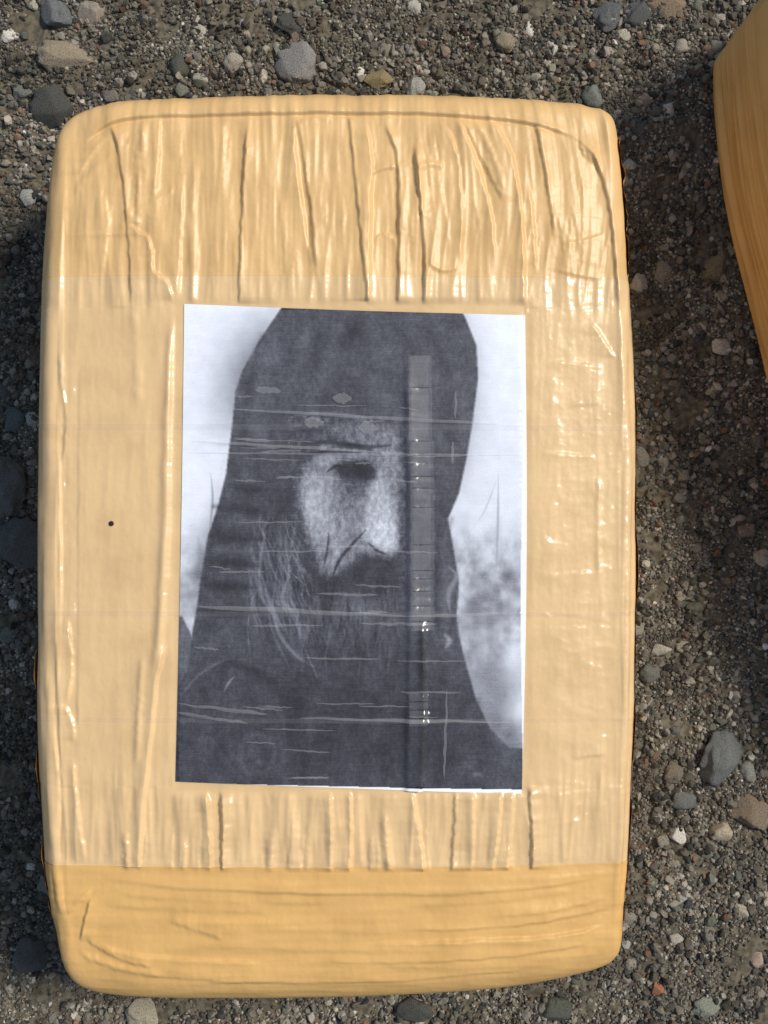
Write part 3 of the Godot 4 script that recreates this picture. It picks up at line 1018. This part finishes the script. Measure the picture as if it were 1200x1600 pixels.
	blob(292, 560, 70, 30, 0.0, 0.18, 0.7)
	blob(215, 470, 24, 40, 0.0, 0.14, 0.7)
	for k in 170:
		var x := rng.randf_range(270, 430)
		var a := rng.randf_range(640, 960)
		var ln := rng.randf_range(80, 240)
		var dx := rng.randf_range(-30, 50)
		stroke([[x, a], [x + dx * 0.3 - 12.0, a + ln * 0.4], [x + dx + 20.0, a + ln]], rng.randf_range(0.9, 2.2), rng.randf_range(0.12, 0.66), 0.34)
	for e in [[[312, 740], [292, 850], [300, 940], [340, 1010]], [[372, 770], [384, 870], [362, 950], [404, 1000], [424, 1080], [470, 1190]], [[330, 960], [350, 1050], [400, 1120], [460, 1160]], [[300, 880], [330, 980], [370, 1050]]]:
		stroke(e, 3.2, 0.60, 0.6)
	for k in 150:
		var x := rng.randf_range(420, 720)
		var a := rng.randf_range(880, 1080)
		stroke([[x, a], [x + rng.randf_range(-12, 12), a + 50], [x + rng.randf_range(-24, 24), a + rng.randf_range(80, 140)]], rng.randf_range(1.2, 2.4), rng.randf_range(0.08, 0.44), 0.4)
	# broad folds in the hood's cloth, the blurred bright shapes beside the cloak
	for e in [[[300, 130], [260, 300], [240, 520]], [[420, 90], [360, 260], [330, 440]], [[820, 120], [880, 260], [880, 460], [850, 620]], [[700, 90], [770, 180], [800, 300]], [[520, 60], [480, 180], [440, 300]]]:
		stroke(e, 13.0, 0.20, 0.35)
		stroke(shift(e, 34, 10), 11.0, 0.40, 0.3)
	for e in [[500, 1010, 26, 40, 0.50], [540, 1190, 30, 34, 0.55], [1010, 1130, 16, 44, 0.62]]:
		blob(e[0] * 0.5 + 250, e[1] * 0.5, e[2], e[3], 0.2, e[4], 0.6)
	blob(545, 560, 18, 40, 0.1, 0.92, 0.9)
	blob(552, 650, 16, 30, 0.2, 0.93, 0.9)
	blob(505, 610, 18, 50, -0.4, 0.52, 0.7)
	blob(530, 690, 40, 20, 0.7, 0.42, 0.7)
	for k in 26: blob(rng.randf_range(462, 552), rng.randf_range(440, 540), rng.randf_range(4, 12), rng.randf_range(4, 14), rng.randf() * 3.0, rng.randf_range(0.35, 0.9), 0.4)
	# folds of the hood on the far side
	for e in [[150, 310, 662, 680], [140, 300, 752, 764], [126, 290, 828, 846], [110, 280, 905, 915], [200, 310, 600, 610], [100, 290, 985, 990]]:
		stroke([[e[0], e[2]], [(e[0] + e[1]) * 0.5, e[2] + 8], [e[1], e[3]]], 8.0, 0.08, 0.6)
	for e in [[170, 320, 704, 716], [145, 300, 792, 804], [124, 280, 872, 884]]:
		stroke([[e[0], e[2]], [(e[0] + e[1]) * 0.5, e[2] + 6], [e[1], e[3]]], 9.0, 0.38, 0.5)
	stroke([[640, 250], [700, 330], [730, 430]], 12.0, 0.38, 0.4)
	stroke([[890, 700], [870, 780], [880, 880], [870, 1000], [880, 1090]], 9.0, 0.40, 0.6)
	stroke([[850, 720], [840, 900], [850, 1080]], 6.0, 0.16, 0.6)
	stroke([[880, 850], [905, 880], [880, 930], [885, 990]], 4.0, 0.66, 0.7)
	stroke([[868, 1060], [884, 1080], [870, 1100]], 4.0, 0.80, 0.7)
	# cloak: shoulder edge, clasps
	shape([[36, 1262], [100, 1192], [160, 1154], [212, 1134], [330, 1180], [380, 1300], [380, 1520], [30, 1520]], 0.24, 3, 0.8)
	stroke([[46, 1250], [100, 1190], [160, 1150], [212, 1132]], 2.4, 0.42, 0.7)
	stroke([[180, 1240], [196, 1210], [214, 1190]], 2.0, 0.60, 0.8)
	stroke([[200, 1150], [300, 1190], [370, 1280], [390, 1400]], 9.0, 0.11, 0.6)
	for r in 26:
		var th := r / 26.0 * TAU
		blob(142 + 27 * cos(th), 716 + 30 * sin(th), 5, 5, 0, 0.34, 0.5)
	blob(140, 712, 12, 14, 0, 0.30, 0.6)
	blob(146, 728, 6, 4, 0, 0.48, 0.6)
	blob(470, 735, 16, 8, 0, 0.34, 0.5)
	blob(484, 748, 9, 4, 0, 0.6, 0.6)
	stroke([[790, 1030], [800, 1300], [795, 1530]], 7.0, 0.06, 0.8)
	# white margins of the sheet, toner tone and grain
	var img := Image.create(PW, PH, true, Image.FORMAT_RGB8)
	for y in PH:
		for x in PW:
			var v := pic[y * PW + x]
			var big := n2.get_noise_2d(x / 30.0, y / 30.0)
			v += (0.045 if v < 0.5 else 0.03) * big + (0.09 if v < 0.6 else 0.04) * n1.get_noise_2d(x / 3.0, y / 3.0) + (0.05 if v < 0.6 else 0.02) * n2.get_noise_2d(x / 70.0, y / 2.4)
			if v > 0.26 and v < 0.9 and x > 190 and x < 375 and y > 190 and y < 470:
				v += 0.16 * n1.get_noise_2d(x / 10.0 + 40.0, y / 16.0) + 0.07 * n2.get_noise_2d(x / 4.0, y / 5.0)
			elif v < 0.5:
				v += 0.06 * n2.get_noise_2d(x / 9.0 + 7.0, y / 13.0) + 0.07 * n1.get_noise_2d(x / 46.0, y / 90.0 + 60.0)
			v = clampf(v, 0.0, 1.0)
			var c := Color(v * 0.955, v * 0.985, minf(1.0, v * 1.0 + 0.04))
			var low := 761.0 + (x - 15.0) * 0.021
			if y > low or x > 554.5 + 2.0 * sin(y * 0.01) + (y - 400) * -0.002:
				c = Color(0.96, 0.97, 0.99)
			img.set_pixel(x, y, c)
	img.generate_mipmaps()
	return ImageTexture.create_from_image(img)

# ================= ground =================
func inside_pack(x: float, z: float, grow: float) -> bool:
	for p: PackedVector2Array in pack_polys:
		if Geometry2D.is_point_in_polygon(Vector2(x, z), p): return true
	return false

var pack_polys: Array = []

func ground_h(x: float, z: float) -> float:
	var mx := x * 1000.0
	var mz := z * 1000.0
	var h := 1.7 * ground_noise.get_noise_2d(mx, mz) + 1.0 * ground_fine.get_noise_2d(mx, mz)
	# the parcels lie on ground they have pressed level
	var d0 := maxf(absf(mx + 12.0) - 66.0, absf(mz - 9.0) - 100.0)
	var q := Vector2(mx - 179.0, mz + 52.0)
	var d1 := maxf(absf(q.dot(Vector2(0.968, -0.25))) - 66.0, absf(q.dot(Vector2(0.25, 0.968))) - 102.0)
	var k := smooth(-4.0, 16.0, minf(d0, d1))
	return (h * k - 0.9 * k) * MM

func make_ground() -> void:
	for pk in packs:
		var poly := PackedVector2Array()
		for i in 60: poly.append((at(pk.top, i / 60.0) - Vector2(600, 800)) * K)
		for i in 60: poly.append((at(pk.right, i / 60.0) - Vector2(600, 800)) * K)
		for i in 60: poly.append((at(pk.bottom, 1.0 - i / 60.0) - Vector2(600, 800)) * K)
		for i in 60: poly.append((at(pk.left, 1.0 - i / 60.0) - Vector2(600, 800)) * K)
		pack_polys.append(poly)
	var xs := axis(0.17, 0.0009)
	var zs := axis(0.20, 0.0009)
	var v := PackedVector3Array()
	var uv := PackedVector2Array()
	var idx := PackedInt32Array()
	for z in zs:
		for x in xs:
			v.append(Vector3(x, ground_h(x, z), z))
			uv.append(Vector2(x, z))
	var nx := xs.size()
	for j in zs.size() - 1:
		for i in nx - 1:
			var a := j * nx + i
			idx.append_array([a, a + 1, a + nx, a + 1, a + nx + 1, a + nx])
	var m := StandardMaterial3D.new()
	m.resource_name = "dirt"
	m.albedo_color = Color(0.455, 0.435, 0.385)
	m.albedo_texture = noise_tex(81, 0.03, 5, [[0.0, Color(0.55, 0.53, 0.52)], [0.42, Color(0.8, 0.78, 0.76)], [0.6, Color(0.95, 0.94, 0.92)], [1.0, Color(1, 1, 1)]], 1024)
	m.roughness = 0.95
	m.metallic_specular = 0.3
	m.uv1_triplanar = true
	m.uv1_world_triplanar = true
	m.uv1_scale = Vector3(14, 14, 14)
	var g := commit("ground", v, idx, uv, m, self)
	g.set_meta("kind", "structure")
	g.set_meta("label", "packed grey brown dirt strewn with small stones")

func axis(half: float, step: float) -> PackedFloat32Array:
	var n := int(half / step)
	var pos := PackedFloat32Array()
	for i in n + 1: pos.append(i * step)
	var s := step
	while pos[pos.size() - 1] < 1.6:
		s *= 1.25
		pos.append(pos[pos.size() - 1] + s)
	var o := PackedFloat32Array()
	for i in range(pos.size() - 1, 0, -1): o.append(-pos[i])
	o.append_array(pos)
	return o

# ================= stones =================
func ico(sub: int) -> Array:
	var t := (1.0 + sqrt(5.0)) / 2.0
	var v: Array = []
	for p in [[-1, t, 0], [1, t, 0], [-1, -t, 0], [1, -t, 0], [0, -1, t], [0, 1, t], [0, -1, -t], [0, 1, -t], [t, 0, -1], [t, 0, 1], [-t, 0, -1], [-t, 0, 1]]:
		v.append(Vector3(p[0], p[1], p[2]).normalized())
	var f: Array = [[0, 11, 5], [0, 5, 1], [0, 1, 7], [0, 7, 10], [0, 10, 11], [1, 5, 9], [5, 11, 4], [11, 10, 2], [10, 7, 6], [7, 1, 8], [3, 9, 4], [3, 4, 2], [3, 2, 6], [3, 6, 8], [3, 8, 9], [4, 9, 5], [2, 4, 11], [6, 2, 10], [8, 6, 7], [9, 8, 1]]
	for k in sub:
		var cache := {}
		var nf: Array = []
		for tri in f:
			var m := []
			for e in 3:
				var a: int = tri[e]
				var b: int = tri[(e + 1) % 3]
				var key := mini(a, b) * 100000 + maxi(a, b)
				if not cache.has(key):
					cache[key] = v.size()
					v.append(((v[a] + v[b]) * 0.5).normalized())
				m.append(cache[key])
			nf.append_array([[tri[0], m[0], m[2]], [tri[1], m[1], m[0]], [tri[2], m[2], m[1]], [m[0], m[1], m[2]]])
		f = nf
	return [v, f]

var ico_cache := {}

func stone_mesh(r: RandomNumberGenerator, sub: int, cuts: int, rough: float, flat := false) -> ArrayMesh:
	if not ico_cache.has(sub): ico_cache[sub] = ico(sub)
	var src: Array = ico_cache[sub]
	var n := fnl(r.randi() % 9999, 0.9, 3)
	var planes := []
	for i in cuts:
		var d := Vector3(r.randfn(), r.randfn(), r.randfn()).normalized()
		planes.append([d, r.randf_range(0.55, 0.9)])
	var v := PackedVector3Array()
	for p: Vector3 in src[0]:
		var q := p * (1.0 + rough * n.get_noise_3d(p.x * 1.3, p.y * 1.3, p.z * 1.3) + 0.35 * rough * n.get_noise_3d(p.x * 4.0, p.y * 4.0, p.z * 4.0))
		for c in planes:
			var o: float = q.dot(c[0]) - c[1]
			if o > 0.0: q -= c[0] * o * 0.93
		v.append(q)
	var idx := PackedInt32Array()
	for t in src[1]: idx.append_array([t[0], t[2], t[1]])
	if flat:
		var v2 := PackedVector3Array()
		for i in idx: v2.append(v[i])
		v = v2
		for i in idx.size(): idx[i] = i
	var nrm := PackedVector3Array()
	nrm.resize(v.size())
	for i in range(0, idx.size(), 3):
		var nn := (v[idx[i + 2]] - v[idx[i]]).cross(v[idx[i + 1]] - v[idx[i]])
		if nn.dot(v[idx[i]]) < 0.0:
			var sw := idx[i + 1]
			idx[i + 1] = idx[i + 2]
			idx[i + 2] = sw
			nn = -nn
		for k in 3: nrm[idx[i + k]] += nn
	for i in nrm.size(): nrm[i] = nrm[i].normalized()
	var arr := []
	arr.resize(Mesh.ARRAY_MAX)
	arr[Mesh.ARRAY_VERTEX] = v
	arr[Mesh.ARRAY_NORMAL] = nrm
	arr[Mesh.ARRAY_INDEX] = idx
	var am := ArrayMesh.new()
	am.add_surface_from_arrays(Mesh.PRIMITIVE_TRIANGLES, arr)
	return am

func stone_material(lin: Color, sc := 90.0) -> StandardMaterial3D:
	var m := StandardMaterial3D.new()
	m.albedo_color = lin.linear_to_srgb()
	m.albedo_texture = speckle
	m.uv1_triplanar = true
	m.uv1_world_triplanar = true
	m.uv1_scale = Vector3(sc, sc, sc)
	m.roughness = 0.85
	m.metallic_specular = 0.35
	m.heightmap_enabled = true
	m.heightmap_texture = bump_tex
	m.heightmap_scale = 0.02
	return m

func make_stones() -> void:
	var slate := Color(0.085, 0.095, 0.105)
	var grey := Color(0.22, 0.22, 0.225)
	var pale := Color(0.42, 0.40, 0.35)
	var tan_ := Color(0.30, 0.255, 0.19)
	var white := Color(0.70, 0.68, 0.64)
	var dark := Color(0.05, 0.055, 0.055)
	var pink := Color(0.30, 0.22, 0.19)
	# x, y, width, height (drawing units), turn in degrees, colour, label
	var list := [
		[465, 100, 64, 62, 0, Color(0.25, 0.25, 0.26), "round mid grey stone above the top edge of the parcel"],
		[100, 88, 92, 48, 6, tan_, "flat oblong tan stone near the top corner beside two upright cobbles"],
		[88, 22, 42, 58, -25, Color(0.14, 0.155, 0.175), "blue grey egg shaped stone just above the oblong tan stone"],
		[141, 18, 42, 48, 12, Color(0.33, 0.29, 0.25), "pinkish beige rounded stone next to the blue grey egg shaped stone"],
		[13, 55, 26, 24, 30, white, "small bright white chip at the top left edge"],
		[825, 45, 20, 32, 10, white, "upright bright white chip above the parcel's top edge"],
		[950, 22, 42, 54, 20, Color(0.11, 0.125, 0.14), "blue grey angular stone at the top beside the brown cobble"],
		[1042, 8, 66, 46, 0, Color(0.27, 0.20, 0.14), "brown cobble cut by the top of the frame"],
		[1000, 20, 52, 44, -20, slate, "dark slate stone between the brown cobble and the blue grey angular stone"],
		[790, 65, 34, 32, 0, tan_, "small round tan stone left of the upright white chip"],
		[592, 124, 46, 28, -8, Color(0.26, 0.21, 0.11), "ochre oblong pebble touching the parcel's top edge"],
		[563, 115, 15, 17, 0, white, "tiny white pebble between the round grey stone and the ochre pebble"],
		[648, 133, 36, 44, 8, Color(0.34, 0.34, 0.33), "pale grey split stone just above the middle of the parcel"],
		[280, 105, 32, 36, 0, Color(0.06, 0.07, 0.06), "dark green grey pebble above the parcel's top edge"],
		[312, 121, 30, 22, 30, pale, "pale wedge shaped pebble beside the dark green grey pebble"],
		[310, 45, 24, 50, -8, Color(0.46, 0.44, 0.39), "whitish upright sliver of stone above the pale wedge pebble"],
		[82, 168, 58, 64, 10, dark, "near black stone at the rounded corner of the parcel"],
		[36, 140, 38, 38, 0, Color(0.15, 0.155, 0.15), "mid grey stone beside the near black corner stone"],
		[455, 38, 50, 36, 10, dark, "dark stone sunk in the dirt above the round mid grey stone"],
		[696, 76, 22, 20, 0, pink, "small pink pebble above the parcel, nearest its gathered corner"],
		[975, 52, 26, 22, 30, pale, "pale pebble below the blue grey angular stone"],
		[947, 78, 22, 20, 0, Color(0.38, 0.33, 0.30), "small pinkish white pebble above the parcel's top corner"],
		[1066, 72, 30, 24, -30, Color(0.36, 0.32, 0.29), "light pinkish stone with a dark gap below, left of the other parcel"],
		[40, 308, 26, 26, 20, Color(0.36, 0.37, 0.36), "small light grey pebble left of the parcel's upper flank"],
		[22, 655, 34, 38, 0, Color(0.10, 0.13, 0.14), "small slate pebble left of the parcel beside a pale one"],
		[51, 655, 24, 26, 0, Color(0.40, 0.42, 0.38), "small pale pebble touching the parcel's shaded flank"],
		[8, 762, 62, 96, 0, Color(0.13, 0.13, 0.13), "grey rounded stone cut by the left edge of the frame"],
		[34, 852, 80, 80, 0, Color(0.10, 0.105, 0.11), "largest dark slate cobble beside the parcel's shaded flank"],
		[45, 1490, 62, 60, 0, Color(0.075, 0.08, 0.08), "dark round cobble outside the parcel's lower left corner"],
		[222, 1584, 48, 64, 0, Color(0.36, 0.33, 0.25), "pale tan block of stone poking out under the parcel's lower edge"],
		[1128, 1186, 66, 84, 15, Color(0.13, 0.145, 0.155), "large blue grey stone right of the parcel"],
		[1168, 1205, 26, 34, 0, Color(0.26, 0.27, 0.25), "grey pebble leaning on the large blue grey stone"],
		[1068, 1252, 40, 34, -10, Color(0.12, 0.13, 0.135), "slate pebble below and beside the large blue grey stone"],
		[1180, 1268, 76, 54, 10, Color(0.20, 0.155, 0.115), "big brown stone cut by the right edge of the frame"],
		[1060, 1307, 26, 25, 15, white, "bright white pebble right of the parcel's lower flank"],
		[1126, 1303, 36, 32, 0, Color(0.42, 0.36, 0.28), "crumbly pale tan stone right of the bright white pebble"],
		[1066, 1402, 20, 44, 18, Color(0.36, 0.37, 0.33), "pale upright sliver below the bright white pebble"],
		[1030, 1549, 22, 42, -28, Color(0.36, 0.15, 0.08), "orange red brick chip below the parcel's corner"],
		[1182, 1500, 22, 24, 20, Color(0.40, 0.31, 0.26), "pinkish pebble at the lower right edge"],
		[1106, 1572, 46, 30, -20, Color(0.24, 0.26, 0.22), "greenish grey stone at the bottom right of the brick chip"],
		[1056, 1470, 26, 18, -10, pale, "pale flat chip above the orange red brick chip"],
		[1032, 1014, 34, 18, 0, Color(0.38, 0.36, 0.32), "pale flat chip right of the parcel in the shaded gap"],
		[1122, 414, 40, 66, 25, Color(0.19, 0.165, 0.11), "olive brown stone leaning by the other parcel"],
		[868, 1580, 50, 44, 0, Color(0.06, 0.07, 0.06), "dark stone under the parcel's lower right edge"],
		[646, 1580, 54, 40, 0, dark, "near black stone below the middle of the parcel's lower edge"],
		[1010, 156, 26, 24, 0, Color(0.27, 0.20, 0.17), "dull pink pebble outside the parcel's gathered corner"],
		[928, 148, 34, 34, 10, Color(0.19, 0.21, 0.20), "green grey pebble above the parcel's gathered corner"],
		[984, 258, 20, 20, 0, Color(0.44, 0.45, 0.43), "small light pebble against the parcel's upper right edge"],
	]
	var r := RandomNumberGenerator.new()
	r.seed = 505
	var used := 0
	for e in list:
		var c := on_ground(e[0], e[1])
		var w: float = e[2] * K * GF * 0.5
		var h: float = e[3] * K * GF * 0.5
		var up := minf(w, h) * r.randf_range(0.6, 0.8)
		var big := maxf(e[2], e[3]) > 40
		var me := stone_mesh(r, 3 if big else 2, r.randi_range(6, 10), 0.34)
		var dusty: Color = (e[5] as Color).lerp(Color(0.14, 0.128, 0.108), 0.22)
		e[5] = dusty
		me.surface_set_material(0, stone_material(Color(minf(e[5].r * 1.3, 0.75), minf(e[5].g * 1.3, 0.73), minf(e[5].b * 1.27, 0.69))))
		var o := MeshInstance3D.new()
		o.name = "stone" if used == 0 else "stone_%03d" % used
		used += 1
		o.mesh = me
		add_child(o)
		o.transform = Transform3D(Basis(Vector3.UP, deg_to_rad(-e[4])) * Basis.from_scale(Vector3(w, up, h) * 1.06), Vector3(c.x, ground_h(c.x, c.y) + up * 0.1, c.y))
		tag(o, e[6], "stone", "loose stones on the dirt")
	# pebbles set in the dirt: pieces of the ground
	var g := get_node("ground")
	var kinds := []
	for i in 10: kinds.append(stone_mesh(r, 2, r.randi_range(8, 13), 0.5))
	var mats := []
	for c: Color in [Color(0.11, 0.112, 0.105), Color(0.16, 0.152, 0.135), Color(0.20, 0.185, 0.155), Color(0.30, 0.275, 0.235), Color(0.14, 0.12, 0.098), Color(0.19, 0.145, 0.115), Color(0.085, 0.085, 0.08), Color(0.15, 0.155, 0.13), Color(0.42, 0.40, 0.36)]:
		mats.append(stone_material(Color(c.r * 1.45, c.g * 1.45, c.b * 1.42)))
	var made := 0
	var placed: Array = []
	for e in list: placed.append([on_ground(e[0], e[1]), maxf(e[2], e[3]) * K * GF * 0.5])
	while made < 290:
		var p := on_ground(r.randf_range(-30, 1230), r.randf_range(-30, 1630))
		var sz := 0.0009 + 0.0022 * pow(r.randf(), 2.2)
		if inside_pack(p.x, p.y, 0.0): continue
		var ok := true
		for q in placed:
			if p.distance_to(q[0]) < (q[1] + sz) * 0.95: ok = false
		if not ok: continue
		placed.append([p, sz])
		var o := MeshInstance3D.new()
		o.name = "pebble"
		o.mesh = kinds[r.randi() % 10]
		o.material_override = mats[[0, 1, 1, 2, 2, 3, 4, 4, 5, 6, 7, 1, 2, 4, 7, 8][r.randi() % 16]]
		g.add_child(o, true)
		var up := sz * r.randf_range(0.6, 0.9)
		o.transform = Transform3D(Basis(Vector3.UP, r.randf() * TAU) * Basis.from_scale(Vector3(sz * r.randf_range(0.8, 1.35), up, sz)), Vector3(p.x, ground_h(p.x, p.y) + up * r.randf_range(-0.35, 0.2), p.y))
		made += 1

# ================= gravel =================
func grain_colour(r: RandomNumberGenerator, patch: float) -> Color:
	var k := r.randf()
	var c := Color(0.18, 0.158, 0.128)
	if k < 0.36 + 0.16 * patch: c = Color(0.18, 0.158, 0.128)
	elif k < 0.56: c = Color(0.29, 0.265, 0.222)
	elif k < 0.70: c = Color(0.07, 0.07, 0.064)
	elif k < 0.83: c = Color(0.42, 0.39, 0.33)
	elif k < 0.90: c = Color(0.17, 0.185, 0.155)
	elif k < 0.94: c = Color(0.27, 0.165, 0.115)
	elif k < 0.99: c = Color(0.50, 0.465, 0.40)
	else: c = Color(0.72, 0.70, 0.65)
	var b := r.randf_range(0.6, 1.1)
	return Color(c.r * b, c.g * b, c.b * b * r.randf_range(0.93, 1.07))

func scatter(called: String, label: String, mesh: Mesh, count: int, lo: float, hi: float, power: float, sd: int) -> void:
	var r := RandomNumberGenerator.new()
	r.seed = sd
	var pn := fnl(sd + 5, 1.0 / 18.0, 2)
	var buf := PackedFloat32Array()
	var n := 0
	while n < count:
		var x := r.randf_range(-0.15, 0.15)
		var z := r.randf_range(-0.185, 0.185)
		var thin := smooth(0.115, 0.15, absf(x)) + smooth(0.15, 0.185, absf(z))
		if r.randf() < thin: continue
		if absf(x + 0.012) < 0.062 and absf(z - 0.009) < 0.098: continue
		var patch := pn.get_noise_2d(x * 1000.0, z * 1000.0)
		if r.randf() < 0.36 + 1.5 * patch: continue
		var s := lo + (hi - lo) * pow(r.randf(), power)
		var b := Basis.from_euler(Vector3(r.randf() * TAU, r.randf() * TAU, r.randf() * TAU)) * Basis.from_scale(Vector3(s * r.randf_range(0.7, 1.35), s * r.randf_range(0.55, 1.0), s))
		var y := ground_h(x, z) + s * r.randf_range(-0.1, 0.55)
		var c := grain_colour(r, patch)
		var patch_tone := clampf(0.93 + 0.75 * pn.get_noise_2d(x * 420.0 + 300.0, z * 420.0), 0.6, 1.2)  # broad random variation in the tone of the grains
		c = Color(c.r * patch_tone, c.g * patch_tone, c.b * patch_tone)
		buf.append_array([b.x.x, b.y.x, b.z.x, x, b.x.y, b.y.y, b.z.y, y, b.x.z, b.y.z, b.z.z, z, c.r, c.g, c.b, 1.0])
		n += 1
	var mm := MultiMesh.new()
	mm.transform_format = MultiMesh.TRANSFORM_3D
	mm.use_colors = true
	mm.mesh = mesh
	mm.instance_count = n
	mm.buffer = buf
	var mi := MultiMeshInstance3D.new()
	mi.name = called
	mi.multimesh = mm
	add_child(mi)
	mi.set_meta("kind", "stuff")
	mi.set_meta("label", label)
	mi.set_meta("category", "gravel")

func make_gravel() -> void:
	var r := RandomNumberGenerator.new()
	r.seed = 909
	var m := StandardMaterial3D.new()
	m.resource_name = "grit"
	m.vertex_color_use_as_albedo = true
	m.albedo_texture = speckle
	m.uv1_triplanar = true
	m.uv1_world_triplanar = true
	m.uv1_scale = Vector3(160, 160, 160)
	m.roughness = 0.85
	m.metallic_specular = 0.4
	var a := stone_mesh(r, 1, 8, 0.5, true)
	a.surface_set_material(0, m)
	var b := stone_mesh(r, 0, 3, 0.3, true)
	b.surface_set_material(0, m)
	scatter("gravel", "small mixed gravel scattered over the dirt", a, 26000, 0.00045, 0.0015, 2.2, 101)
	scatter("grit", "fine grey brown grit covering the dirt", b, 170000, 0.0002, 0.0007, 1.4, 102)
